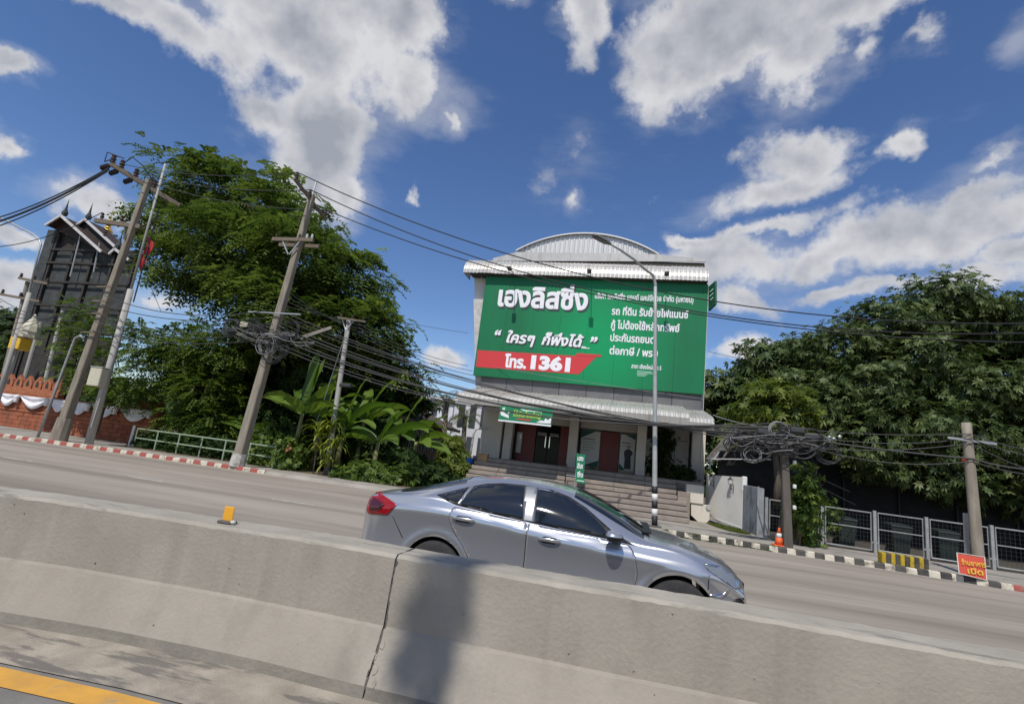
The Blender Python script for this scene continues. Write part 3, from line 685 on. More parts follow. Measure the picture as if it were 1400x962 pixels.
# stone steps, each of its own slabs
nst = 8
for i in range(nst):
    z1 = FL-.02-(i+1)*(FL-.14)/(nst+.0); z0 = .12
    y1 = 23.32-i*.33; y0 = y1-.33
    xr = 2.35 if i > 3 else 2.0
    xx = np.linspace(-6.6, xr, 8)
    for a, c in zip(xx[:-1], xx[1:]):
        if z1+.17-.02 > .14: P('step_slab', 'stone_step', MB().bevbox(a+.003, c-.003, y0-.02, y1-.003, max(z1, .12)+.02, z1+.17, .012))
    P('step_riser', 'stone_step', MB().box(-6.58, xr-.02, y0+.012, y1-.006, .121, max(z1+.015, .13)))
P('step_block', 'stone_step', MB().bevbox(2.02, 2.5, 22.0, 23.3, .12, 1.0, .01)); P('step_block', 'stone_step', MB().bevbox(2.04, 2.52, 22.25, 23.28, 1.005, 1.2, .01))
# canopy over the entrance: ribbed sheets with a rounded front and a valance
can = [(20.85, 3.72), (20.80, 3.98), (20.95, 4.15), (21.3, 4.27), (22.2, 4.46), (23.4, 4.70), (24.3, 4.86)]
sheets('canopy_sheet', 'metal_sheet', can, -5.35, 2.2, bld)
sheets('canopy_sheet', 'metal_sheet', [(y, z+.02) for y, z in can], -7.1, -5.37, bld, w=.86)
sheets('canopy_sheet', 'metal_sheet', [(y+.02, z-.13) for y, z in can], 2.05, 3.1, bld, w=.5)
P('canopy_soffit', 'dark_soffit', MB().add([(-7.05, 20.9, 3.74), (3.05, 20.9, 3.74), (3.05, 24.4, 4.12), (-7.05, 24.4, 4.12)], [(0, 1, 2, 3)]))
for x in (-6.4, -4.3, -2.5, -.8, .6, 2.8): P('canopy_truss', 'dark_soffit', MB().bar((x, 20.95, 3.70), (x, 24.4, 4.07), .06, .08))
P('canopy_end', 'metal_sheet', MB().poly([(-7.11, y, z) for y, z in can]+[(-7.11, 24.3, 4.1), (-7.11, 20.9, 3.74)], (-.02, 0, 0)))
# three flood lamps on arms above the billboard
for px in (697, 806, 912):
    x = at(px, 368, 22.7).x
    fl = P('flood_lamp_arm', 'black_iron', MB().tube([(x, 24.0, 10.58), (x, 23.3, 10.56), (x, 22.75, 10.5)], .018, 6))
    MB().bevbox(x-.10, x+.10, 22.52, 22.78, 10.42, 10.56, .02).build('flood_lamp', 'black_iron', fl)
# things in front of the shop
wb = thing('wooden_box', (-6.3, 22.2, 1.0), 'plain light brown wooden box on the left end of the entrance steps', 'box')
MB().bevbox(-6.55, -6.1, 22.9, 23.2, 1.25, 1.72, .01).build('box_body', 'wood_box', wb); MB().bevbox(-6.57, -6.08, 22.88, 23.22, 1.721, 1.75, .005).build('box_lid', 'wood_box', wb)
bt = thing('blue_tub', (-6.85, 22.6, .9), 'small bright blue plastic tub beside the wooden box', 'tub')
MB().lathe((-6.9, 22.9, 1.28), [(.16, -1.1), (.17, 0), (.21, .2), (.22, .22), (.2, .215), (.15, .02)], n=16).build('tub', 'blue_plastic', bt, smooth=True)
# tall green upright sign standing on the steps
us = thing('upright_sign', (-1.8, 21.55, .9), 'narrow upright green sign with white Thai lettering standing on the steps', 'sign')
MB().poly([(-2.02, 21.5, 2.20), (-1.66, 21.5, 2.18), (-1.66, 21.5, 1.35), (-1.56, 21.5, 1.05), (-1.96, 21.5, 1.07)], (0, .02, 0)).build('sign_cloth', 'green_banner', us)
for z, s_, x0, x1 in ((1.92, 'เฮง', -1.96, -1.72), (1.62, 'ลิส', -1.95, -1.72), (1.28, 'ซิ่ง', -1.92, -1.68)): lettering(us, s_, x0, x1, z, .16, 21.497, 'white_print', .03)
MB().box(-1.92, -1.62, 21.494, 21.498, 1.12, 1.16).build('sign_line', 'mint_print', us)
MB().tube([(-1.98, 21.53, .62), (-1.98, 21.53, 2.22)], .02, 6).build('sign_post', 'galv', us)
MB().tube([(-2.38, 21.55, .45), (-2.38, 21.55, 1.75)], .025, 6).build('stand_post', 'black_iron', us); MB().bar((-2.38, 21.55, 1.3), (-1.98, 21.55, 1.3), .03, .03).build('stand_rail', 'galv', us)
# green banner hanging from the canopy edge
ba = thing('banner', (-4.1, 20.7, 3.1), 'green promotional banner with yellow lettering hanging from the canopy edge', 'banner')
q = [at(684, 554, 20.7), at(757, 559, 20.7), at(753, 583, 20.7), at(681, 575, 20.7)]
MB().poly(q, (0, .015, 0)).build('banner_cloth', 'green_banner', ba)
def bq(u, v): return q[0].lerp(q[1], u).lerp(q[3].lerp(q[2], u), v)
def bp_(uv, m, name, d=.006): MB().poly([bq(u, v)+Vector((0, -d, 0)) for u, v in uv], (0, .003, 0)).build(name, m, ba)
bp_([(.0, .91), (1, .91), (1, 1), (0, 1)], 'white_print', 'banner_border')
bp_([(.34, .02), (.40, .02), (.48, .14), (.82, .13), (.80, .24), (.45, .25)], 'mint_print', 'banner_stripe')
bp_([(.35, .70), (.62, .72), (.6, .80), (.36, .78)], 'red_print', 'banner_stripe')
bp_([(.02, .42), (.08, .38), (.12, .5), (.18, .56), (.2, .76), (.12, .7), (.04, .62)], 'white_print', 'banner_print')
bp_([(.72, .86), (.8, .7), (.86, .72), (.88, .55), (.93, .66), (.985, .42), (.985, .84)], 'white_print', 'banner_print')
bp_([(.05, .12), (.1, .1), (.1, .3), (.05, .32)], 'mint_print', 'banner_print')
bp_([(.14, .38), (.18, .33), (.22, .4), (.18, .5)], 'mint_print', 'banner_print')
lettering(ba, 'ได้เงินก้อนใหญ่', bq(.27, .5).x, bq(.80, .5).x, bq(.5, .62).z, .18, 20.693, 'lime_print', .03, .2)
# projecting green sign on the right corner of the facade
ps = thing('projecting_sign', (3.3, 24.0, 9.3), 'small dark green sign projecting from the top right corner of the billboard', 'sign')
q4 = [at(968.5, 392, 24.0), at(977.5, 384, 23.3), at(977.5, 416, 23.3), at(968.5, 425, 24.0)]
MB().poly(q4, (.08, 0, 0)).build('sign_panel', 'green_edge', ps)
for k in range(3):
    a = q4[0].lerp(q4[3], .28+.18*k); c = q4[1].lerp(q4[2], .28+.18*k); a, c = a.lerp(c, .25), a.lerp(c, .75)
    MB().bar(a+Vector((-.01, 0, 0)), c+Vector((-.01, 0, 0)), .01, .06).build('sign_line', 'mint_print', ps)

# ------------------------------------------------------------------ the billboard
BY = 23.98
bb = thing('billboard', (-2.25, BY, 5.4), 'huge green billboard with white Thai lettering and a red phone number stripe', 'billboard')
Z0, Z1 = 5.42, 10.56
xe = np.linspace(BX0-.06, BX1-.02, 9)
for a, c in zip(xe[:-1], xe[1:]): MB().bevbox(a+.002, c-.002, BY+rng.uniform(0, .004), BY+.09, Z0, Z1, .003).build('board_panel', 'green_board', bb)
MB().box(BX0-.04, BX1-.04, BY+.092, BY+.17, Z0+.03, Z1-.03).build('board_frame', 'green_edge', bb)
for x in np.linspace(-7.0, 2.6, 7): MB().bar((x, BY+.12, Z1), (x, BY+.12, Z1+.12), .05, .05).build('board_hanger', 'galv', bb)
def lt(s_, p0, p1, hpx, m='white_print', bold=.025, shear=0, dy=.004, off=(0, 0)):
    a, c = at(*p0, BY), at(*p1, BY); z = (a.z+c.z)/2
    h = (at(p0[0], p0[1]-hpx, BY)-a).z
    return lettering(bb, s_, a.x, c.x, z, h, BY-dy, m, bold, shear, off=off)
lt('เฮงลิสซิ่ง', (680, 418), (803, 423), 22, 'shadow_print', .04, dy=.003, off=(.07, -.09))
lt('เฮงลิสซิ่ง', (680, 418), (803, 423), 22, bold=.036, dy=.02)
lt('บริษัท เฮงลิสซิ่ง แอนด์ แคปปิตอล จำกัด (มหาชน)', (813, 408), (948, 413.5), 6.0, bold=.03)
lt('รถ ที่ดิน รับย้ายไฟแนนซ์', (836, 430.5), (941, 434.5), 8.2, bold=.03)
lt('กู้ ไม่ต้องใช้หลักทรัพย์', (835, 449.5), (929, 453), 8.2, bold=.03)
lt('ประกันรถยนต์', (834, 466.5), (895.5, 469), 8.2, bold=.03)
lt('ต่อภาษี / พรบ', (833, 484), (899, 488), 8.2, bold=.03)
for m, bd, d, of in (('shadow_print', .045, .003, (.05, -.06)), ('white_print', .035, .02, (0, 0))):
    lt('ใครๆ', (692, 467.5), (731, 470.5), 11.5, m, bd, .22, d, of)
    lt('ก็พึ่งได้', (740, 471), (797, 474), 11.5, m, bd, .22, d, of)
    lt('“', (675, 467.5), (684, 467.8), 13.5, m, .04, .2, d, of)
    lt('”', (806, 476.5), (816, 477), 13.5, m, .04, .2, d, of)
for k in range(3):
    a = at(785+4*k, 472+1.6*k, BY); c = at(796+5*k, 473+1.6*k, BY); MB().box(a.x, c.x, BY-.01, BY-.004, a.z-.02, a.z+.02).build('speed_line', 'white_print', bb)
st = [at(653.2, 478.5, BY), at(815, 488, BY), at(791, 511.5, BY), at(651, 501.5, BY)]
MB().poly([p_+Vector((0, -.003, 0)) for p_ in st], (0, -.004, 0)).build('red_stripe', 'red_print', bb)
st = [at(789, 482.5, BY), at(823, 485, BY), at(821, 488, BY), at(787, 486, BY)]
MB().poly([p_+Vector((0, -.008, 0)) for p_ in st], (0, -.003, 0)).build('red_stripe', 'red_print', bb)
lt('โทร.', (689, 501.5), (719, 503), 12.5, bold=.05, dy=.012)
lt('1361', (725, 503.5), (779, 507), 14.5, bold=.06, dy=.012)
lt('สาขา เชียงใหม่กาด 5', (863, 503.5), (904, 505.5), 4.6, bold=.03)
for k, w in enumerate((20, 25, 14, 11)):
    a = at(871, 507+2.0*k, BY); c = at(871+w, 507+2.0*k, BY); MB().box(a.x, c.x, BY-.006, BY-.003, a.z-.012, a.z+.012).build('small_print', 'mint_print', bb)

# ------------------------------------------------------------------ white boundary wall, planters and grass right of the steps
ww = thing('boundary_wall', (4.1, 22.5, .12), 'white garden wall with two black lanterns at the right end of the steps', 'wall')
A, B_, C_ = Vector((at(964, 700, 23.4).x, 23.4, .2)), Vector((4.24, 21.3, .12)), Vector((4.42, 19.55, .12))
def wallseg(p, q_, h0, h1, t=.16):
    d = (q_-p).normalized(); nrm = Vector((-d.y, d.x, 0))*t
    return MB().add([p, q_, q_+nrm, p+nrm, p+Vector((0, 0, h0)), q_+Vector((0, 0, h1)), q_+nrm+Vector((0, 0, h1)), p+nrm+Vector((0, 0, h0))],
                    [(0, 3, 2, 1), (4, 5, 6, 7), (0, 1, 5, 4), (1, 2, 6, 5), (2, 3, 7, 6), (3, 0, 4, 7)])
wallseg(A, B_, 1.78, 1.9).build('wall_panel', 'wall_white', ww)
MB().bar(A+Vector((-.02, 0, .1)), B_+Vector((-.02, 0, .02)), .04, .12).build('wall_skirting', 'fascia_white', ww)
MB().bevbox(B_.x-.02, B_.x+.16, B_.y-.02, B_.y+.16, 1.5, 2.05, .03).build('wall_cap', 'white_paint', ww)
for t in (.2, .74):
    p = A.lerp(B_, t)+Vector((-.10, -.10, 1.55))
    ln = MB().tube([p+Vector((.12, .02, -.14)), p+Vector((.06, 0, -.18)), p+Vector((0, 0, -.12)), p+Vector((0, 0, 0))], .014, 6).build('lantern_bracket', 'black_iron', ww)
    MB().lathe(p, [(.04, 0), (.075, .04), (.095, .18)], n=6).build('lantern_glass', 'lantern_glass', ln); MB().lathe(p+Vector((0, 0, .182)), [(.105, 0), (.03, .07), (.012, .13), (.002, .15)], n=6).build('lantern_cap', 'black_iron', ln)
    MB().box(p.x+.115, p.x+.13, p.y, p.y+.05, p.z-.3, p.z+.02).build('lantern_plate', 'black_iron', ww)
gw = thing('rendered_wall', (4.35, 20.4, .12), 'lower bluish grey blotchy wall between the white wall and the steel fence', 'wall')
wallseg(B_+Vector((.02, -.03, 0)), C_, 1.62, 1.58).build('wall_panel', 'wall_bluegrey', gw)
MB().bar(C_+Vector((-.03, 0, 0)), C_+Vector((-.03, 0, 1.62)), .06, .06).build('end_post', 'steel_frame', gw)
pl = thing('planter_block', (3.0, 23.0, .12), 'stepped cream block ending the entrance steps beside the white wall', 'planter')
MB().bevbox(at(939, 660, 22.4).x, at(963, 660, 22.4).x, 22.4, 23.6, .80, 1.52, .02).build('upper_block', 'wall_cream', pl)
x_a, x_b = at(945, 690, 22.4).x, at(971, 690, 22.4).x
MB().poly([(x_a, 22.45, .799), (x_b, 22.45, .799), (x_b, 22.45, .25), (x_b-.1, 22.45, .13), (x_a+.28, 22.45, .13), (x_a+.02, 22.45, .34)], (0, 1.1, 0)).build('lower_block', 'wall_cream', pl)
MB().lathe((x_b-.05, 22.4, .72), [(.10, 0), (.11, .02), (.07, .05)], n=12, axis='y').build('wall_pipe', 'wall_grey', pl)
gv = MB().add([(3.1, 22.3, .13), (3.75, 22.4, .16), (4.22, 20.6, .16), (4.25, 19.6, .13), (3.9, 19.6, .127), (3.3, 20.8, .13)], [(0, 1, 2, 3, 4, 5)]).build('grass_verge', 'grass'); tag(gv, kind='structure')

# ------------------------------------------------------------------ the right-hand side: fence, shed, bins, cone, block, sign
fe = thing('steel_fence', (9, 19.4, .12), 'grey steel panel fence along the pavement under the trees on the right', 'fence')
fx = [4.62, 6.28, 7.78, 9.2, 10.9, 12.7, 14.6, 16.6]
def fy(x): return 19.4-.02*(x-4.6)
for i, (a, c) in enumerate(zip(fx[:-1], fx[1:])):
    a2, c2 = a+.10, c-.10
    fp = MB().tube([(a2, fy(a2), .22), (a2, fy(a2), 1.36), (c2, fy(c2), 1.34), (c2, fy(c2), .2), (a2, fy(a2), .22)], .028, 6, caps=False)
    fo = fp.build('fence_panel', 'steel_frame', fe)
    MB().bar((a2, fy(a2), .86), (c2, fy(c2), .84), .03, .03).build('mid_rail', 'steel_frame', fo)
    w = MB()
    for k in range(1, 13):
        x = a2+(c2-a2)*k/13; w.bar((x, fy(x)+.01, .22), (x, fy(x)+.01, 1.34), .005, .005)
    for k in range(1, 9):
        z = .22+1.13*k/9; w.bar((a2, fy(a2)+.016, z), (c2, fy(c2)+.016, z), .005, .005)
    w.build('wire_mesh', 'fence_mesh', fo)
for x in fx: MB().bevbox(x-.045, x+.045, fy(x)-.045, fy(x)+.045, .125, 1.42, .006).build('fence_post', 'steel_frame', fe)
for x in fx[1:]: MB().box(x-.09, x+.09, fy(x)-.02, fy(x)+.02, .42, .47).build('fence_hinge', 'steel_frame', fe)

sn = thing('shade_net_wall', (12, 24.5, .12), 'tall black shade-net wall in deep shadow behind the steel fence', 'wall')
for i in range(9):
    x = 4.75+i*2.0
    MB().bevbox(x, x+2.04, 24.6+(.03 if i % 2 else -.03), 24.63+(.03 if i % 2 else -.03), .12, 4.2+rng.uniform(-.1, .1), .01).build('net_panel', 'shade_net', sn)
    MB().tube([(x, 24.5, .12), (x, 24.5, 4.4)], .035, 6).build('net_post', 'black_iron', sn)
sh = thing('lean_to_shed', (4.9, 23.4, .12), 'grey corrugated lean-to shed roof beside the right wall of the office', 'shed')
P0, P1, P2, P3 = at(964, 628, 24.2), at(1003, 583, 24.4), at(1018, 592, 22.6), at(986, 631, 22.4)
b = MB(); nn = 25
for i in range(nn):
    t = i/(nn-1); o_ = .025 if i % 4 < 2 else 0
    b.v += [tuple(P1.lerp(P2, t)+Vector((0, 0, o_))), tuple(P0.lerp(P3, t)+Vector((0, 0, o_)))]
b.f = [(2*i, 2*i+1, 2*i+3, 2*i+2) for i in range(nn-1)]; b.build('shed_roof', 'rusty_sheet', sh)
MB().bar(at(966, 627, 22.3), at(1052, 628, 22.3), .5, .03, w1=.5).build('awning_edge', 'lantern_glass', sh)
MB().box(3.6, 7.2, 22.7, 22.78, .13, 3.0).build('shed_wall', 'shade_net', sh)
MB().tube([at(968, 640, 22.5), at(1004, 586, 22.5)], .03, 6).build('shed_brace', 'galv', sh)

def wheelie(x, y, label):
    t = thing('wheelie_bin', (x, y, .125), label, 'bin', 'bins behind the steel fence')
    MB().add([(x-.22, y-.25, .2), (x+.22, y-.25, .2), (x+.22, y+.2, .2), (x-.22, y+.2, .2), (x-.29, y-.32, 1.0), (x+.29, y-.32, 1.0), (x+.29, y+.3, 1.0), (x-.29, y+.3, 1.0)],
             [(0, 3, 2, 1), (4, 5, 6, 7), (0, 1, 5, 4), (1, 2, 6, 5), (2, 3, 7, 6), (3, 0, 4, 7)]).build('bin_body', 'bin_green', t)
    MB().add([(x-.31, y-.35, 1.005), (x+.31, y-.35, 1.005), (x+.31, y+.33, 1.005), (x-.31, y+.33, 1.005), (x-.29, y-.32, 1.04), (x+.29, y-.32, 1.04), (x+.29, y+.3, 1.1), (x-.29, y+.3, 1.1)],
             [(0, 3, 2, 1), (4, 5, 6, 7), (0, 1, 5, 4), (1, 2, 6, 5), (2, 3, 7, 6), (3, 0, 4, 7)]).build('bin_lid', 'bin_green', t)
    for s_ in (-1, 1): MB().lathe((x+s_*.22, y+.22, .225), [(.1, -.03), (.1, .03)], n=14, axis='x').build('wheel', 'tyre', t)
wheelie(8.75, 20.1, 'dark green wheelie bin behind the fence panel left of the red sign'); wheelie(10.0, 20.0, 'dark green wheelie bin behind the fence nearest the twin grey posts'); wheelie(7.25, 20.3, 'dark green wheelie bin behind the second full fence panel')

cp = gz(1065, 746); cn = thing('traffic_cone', cp, 'orange traffic cone with a white band beside the cable-laden pole', 'cone')
MB().bevbox(cp.x-.17, cp.x+.17, cp.y-.17, cp.y+.17, .127, .16, .01).build('cone_base', 'cone_orange', cn)
MB().lathe((cp.x, cp.y, .16), [(.12, 0), (.085, .2)], n=18).build('cone_body', 'cone_orange', cn, smooth=True)
MB().lathe((cp.x, cp.y, .36), [(.086, 0), (.06, .12)], n=18).build('cone_band', 'white_paint', cn, smooth=True)
MB().lathe((cp.x, cp.y, .48), [(.06, 0), (.025, .15), (.02, .155)], n=18).build('cone_tip', 'cone_orange', cn, smooth=True)

yb = thing('striped_block', (7.3, 16.6, .12), 'low concrete block striped yellow and black lying behind the kerb', 'block')
n = 10; xa, xb = 6.82, 7.86
for i in range(n):
    a = xa+(xb-xa)*i/n; c = xa+(xb-xa)*(i+1)/n; ya = 16.72-.12*i/n
    MB().bevbox(a+.001, c-.001, ya-.18, ya+.1, .127, .40+rng.uniform(-.01, .01), .015).build('stripe_segment', 'block_yellow' if i % 2 == 0 else 'kerb_black', yb)

rs = thing('red_sign', (8.7, 16.0, .12), 'small red board with yellow Thai lettering leaning at the foot of a pole', 'sign')
q5 = [at(1308, 755, 15.99), at(1346, 761, 15.99), at(1349, 793, 15.86), at(1311, 783, 15.86)]
MB().poly(q5, (0, .02, 0)).build('board', 'sign_red', rs)
for a, c in ((0, 1), (1, 2), (2, 3), (3, 0)): MB().bar(q5[a]+Vector((0, -.004, 0)), q5[c]+Vector((0, -.004, 0)), .018, .018).build('board_edge', 'paint_white', rs)
lettering(rs, 'ร้านอาหาร', q5[0].x+.04, q5[1].x-.03, q5[0].lerp(q5[3], .50).z-.02, .10, 15.90, 'sign_yellow', .03)
lettering(rs, 'เปิด', q5[0].x+.14, q5[1].x-.12, q5[0].lerp(q5[3], .90).z-.02, .11, 15.86, 'sign_yellow', .03)

# ------------------------------------------------------------------ street lamp in front of the office
def lean_pole(mb, p0, p1, r0, r1, n=12, k=8):
    p0, p1 = Vector(p0), Vector(p1)
    return mb.tube([p0.lerp(p1, i/k) for i in range(k+1)], [r0+(r1-r0)*i/k for i in range(k+1)], n)
lb = Vector((.98, 17.7, .125)); ltp = at(896, 392, 17.7)
la = thing('street_lamp', lb, 'tall grey street lamp with black and white banded foot before the office', 'street lamp')
lean_pole(MB(), lb, ltp, .085, .055, 14).build('post', 'lamp_grey', la, True)
d = (ltp-lb).normalized()
zb = [(.02, .33, 'black_paint'), (.33, .55, 'white_paint'), (.55, .79, 'black_paint'), (.79, 1.01, 'white_paint'), (1.01, 1.24, 'black_paint')]
for a, c, m in zb: MB().tube([lb+d*a, lb+d*c], .092, 14).build('painted_band', m, la, True)
MB().bevbox(lb.x-.2, lb.x+.2, lb.y-.2, lb.y+.2, .126, .17, .01).build('base_plate', 'joint', la)
for sx in (-1, 1):
    for sy in (-1, 1): MB().lathe((lb.x+sx*.14, lb.y+sy*.14, .17), [(.022, 0), (.022, .05)], n=6).build('anchor_bolt', 'galv', la)
hd = at(835, 334, 15.9)
arm = [ltp-d*.3, ltp+d*.1]; e = hd-ltp
arm += [ltp+d*.35+e*.06, ltp+e*.22+d*.28, ltp+e*.5+d*.25, ltp+e*.8+d*.12, hd]
MB().tube(arm, [.055, .053, .05, .046, .042, .038, .034], 10).build('arm', 'lamp_grey', la, True)
tip = at(812, 322, 15.5); ax = (tip-hd).normalized()
sd = ax.cross(Vector((0, 0, 1))).normalized(); up = sd.cross(ax)
V = []
for t, w, h in ((0, .05, .04), (.12, .10, .06), (.3, .14, .07), (.62, .13, .055), (.74, .06, .03)):
    c = hd+ax*t
    V += [c-sd*w-up*h*.4, c+sd*w-up*h*.4, c+sd*w*.6+up*h, c-sd*w*.6+up*h]
fs = [(3, 2, 1, 0), (16, 17, 18, 19)]
for i in range(4):
    for k in range(4): fs.append((4*i+k, 4*i+(k+1) % 4, 4*i+4+(k+1) % 4, 4*i+4+k))
hd_o = MB().add(V, fs).build('lamp_head', 'lamp_head', la)
MB().bar(hd+ax*.16-up*.04, hd+ax*.6-up*.035, .19, .02, up=up).build('lamp_lens', 'grey_glass', hd_o)

# ------------------------------------------------------------------ the silver car
CAR0 = Vector((-2.09, 6.9, 0.0))           # rear axle, centre line
def I(u, xs_, ys_): return np.interp(u, xs_, ys_)
def smooth_tab(xs_, ys_):                  # monotone-ish smooth interpolation through the table
    xs_ = np.array(xs_); ys_ = np.array(ys_); m = np.gradient(ys_, xs_)
    def f(u):
        u = min(max(u, xs_[0]), xs_[-1]); i = min(int(np.searchsorted(xs_, u, side='right'))-1, len(xs_)-2); i = max(i, 0)
        h = xs_[i+1]-xs_[i]; t = (u-xs_[i])/h
        return (2*t**3-3*t**2+1)*ys_[i]+(t**3-2*t**2+t)*h*m[i]+(-2*t**3+3*t**2)*ys_[i+1]+(t**3-t**2)*h*m[i+1]
    return f
TOP = smooth_tab([-1.06, -.98, -.85, -.47, -.1, .2, .5, .87, 1.25, 1.5, 1.75, 2.05, 2.40, 2.75, 3.05, 3.22, 3.33, 3.40, 3.44],
                 [.98, 1.085, 1.125, 1.215, 1.33, 1.42, 1.465, 1.485, 1.465, 1.425, 1.345, 1.215, 1.045, .985, .91, .845, .77, .68, .54])
WID = smooth_tab([-1.06, -1.0, -.85, -.6, -.2, .4, 1.3, 2.2, 2.7, 3.0, 3.18, 3.32, 3.40, 3.44],
                 [.66, .745, .815, .862, .893, .90, .905, .90, .890, .862, .815, .74, .64, .50])
BELT = smooth_tab([-1.06, -.6, -.1, .3, 1.0, 1.8, 2.3, 2.7, 3.52], [1.08, 1.105, 1.135, 1.095, 1.035, .985, .955, .93, .5])
CRE = smooth_tab([-1.06, -.6, 0, .5, 1.1, 1.9, 2.4, 2.8, 3.2, 3.52], [.93, .985, 1.01, .985, .93, .865, .83, .80, .70, .45])
def section(u):
    W, T = WID(u), TOP(u); zc = min(CRE(u), T-.10); zb = max(min(BELT(u), T-.045), zc+.03)
    gh = float(np.clip(I(u, [-.95, -.3, .3, 1.5, 2.1, 2.45], [0, .55, 1, 1, .45, 0]), 0, 1))   # how much greenhouse stands on the belt
    bw = W-I(u, [-1.06, 0, 2, 2.6, 3.5], [.05, .055, .055, .06, .05])
    yr = (1-gh)*(bw-.06)+gh*(.60); zr = (1-gh)*(zb+(T-zb)*.45)+gh*(T-.085)
    zlow = I(u, [-1.06, -.9, -.4, 2.9, 3.3, 3.52], [.40, .30, .20, .20, .22, .30])
    return [(0, zlow), (.78*W, zlow), (.955*W, zlow+.05), (.985*W, min(.5, zc-.12)), (W, zc-.035), (W-.006, zc), (W-.022, zc+.02), (bw, zb), (yr, zr), (yr*.86, zr+(T-zr)*.55), (yr*.5, zr+(T-zr)*.9), (0, T)]
SUB = [2, 2, 9, 12, 1, 1, 5, 10, 4, 4, 5]
def bulge(u, z):
    o = 0
    for c in (0.0, 2.7):
        r = math.hypot(u-c, z-.33); o += .012*math.exp(-((r-.425)/.035)**2) if z < .95 else 0
    return o
def sec_pts(u):
    s_ = section(u); out = []
    for k, (a, b_) in enumerate(zip(s_[:-1], s_[1:])):
        for i in range(SUB[k]):
            t = i/SUB[k]; y = a[0]+(b_[0]-a[0])*t; z = a[1]+(b_[1]-a[1])*t
            if k == 7: y += .035*math.sin(math.pi*t)*min(1, (b_[1]-a[1])/.3)     # curved side glass
            if k == 3: y -= .014*math.sin(math.pi*t)                          # scooped doors
            if k in (2, 3): y += bulge(u, z)
            out.append((y, z))
    out.append(s_[-1]); return out
def side_y(u, z):
    p = sec_pts(u); a = 4; best = None
    ys_ = [q[0] for q in p[a:-12]]; zs_ = [q[1] for q in p[a:-12]]
    return float(np.interp(z, zs_, ys_))
car = thing('car', CAR0, 'silver four-door sedan with tinted windows driving behind the concrete barrier', 'car')
us_ = np.concatenate([np.linspace(-1.06, -.95, 6)[:-1], np.arange(-.95, 3.3, .025), np.linspace(3.3, 3.44, 10)])
NV = len(sec_pts(0)); grid = [sec_pts(u) for u in us_]
def body_mesh():
    V, Fc = [], []; idx = {}
    NU = len(us_)
    for s_ in (-1, 1):
        vid = np.zeros((NU, NV), int); uz = {}
        for i, u in enumerate(us_):
            for j, (y, z) in enumerate(grid[i]):
                vid[i, j] = len(V); V.append([u, s_*y, z])
        def cut(i, j):
            u = (us_[i]+us_[i+1])/2; z = sum(grid[a][b_][1] for a in (i, i+1) for b_ in (j, j+1))/4; y = grid[i][j][0]
            return any((u-c)**2+(z-.33)**2 < .385**2 for c in (0, 2.7)) and (y > .55 or j < 4)
        C = np.array([[cut(i, j) for j in range(NV-1)] for i in range(NU-1)])
        for i in range(NU-1):
            for j in range(NV-1):
                if C[i, j]: continue
                q_ = (vid[i, j], vid[i+1, j], vid[i+1, j+1], vid[i, j+1]); Fc.append(q_ if s_ < 0 else q_[::-1])
        for i in range(NU):
            for j in range(4, NV):
                nb = [C[a, b_] for a in (i-1, i) for b_ in (j-1, j) if 0 <= a < NU-1 and 0 <= b_ < NV-1]
                if any(nb) and not all(nb):
                    u, y, z = V[vid[i, j]]
                    for c in (0, 2.7):
                        r = math.hypot(u-c, z-.33)
                        if .3 < r < .47:
                            V[vid[i, j]][0] = c+(u-c)*.385/r; V[vid[i, j]][2] = .33+(z-.33)*.385/r
        Fc.append(tuple(vid[0, j] for j in range(NV))); Fc.append(tuple(vid[NU-1, j] for j in range(NV)))
    b = MB(); b.v = [tuple(Vector(v)+CAR0) for v in V]; b.f = Fc
    o = b.build('body', 'car_paint', car, smooth=True)
    bm = bmesh.new(); bm.from_mesh(o.data); bmesh.ops.remove_doubles(bm, verts=bm.verts[:], dist=.0008); bmesh.ops.recalc_face_normals(bm, faces=bm.faces[:]); bm.to_mesh(o.data); bm.free()
    o.data.polygons.foreach_set('use_smooth', [len(p_.vertices) <= 4 for p_ in o.data.polygons])
    return o
body_mesh()
def round_poly(pts, r=.03, k=4):
    out = []; n = len(pts)
    for i in range(n):
        p0, p1, p2 = [np.array(pts[(i+d_) % n], float) for d_ in (-1, 0, 1)]
        a, c = p0-p1, p2-p1; rr = min(r, .45*np.linalg.norm(a), .45*np.linalg.norm(c))
        A_, C2 = p1+a/np.linalg.norm(a)*rr, p1+c/np.linalg.norm(c)*rr
        for t in np.linspace(0, 1, k): out.append(tuple((1-t)**2*A_+2*t*(1-t)*p1+t*t*C2))
    return out
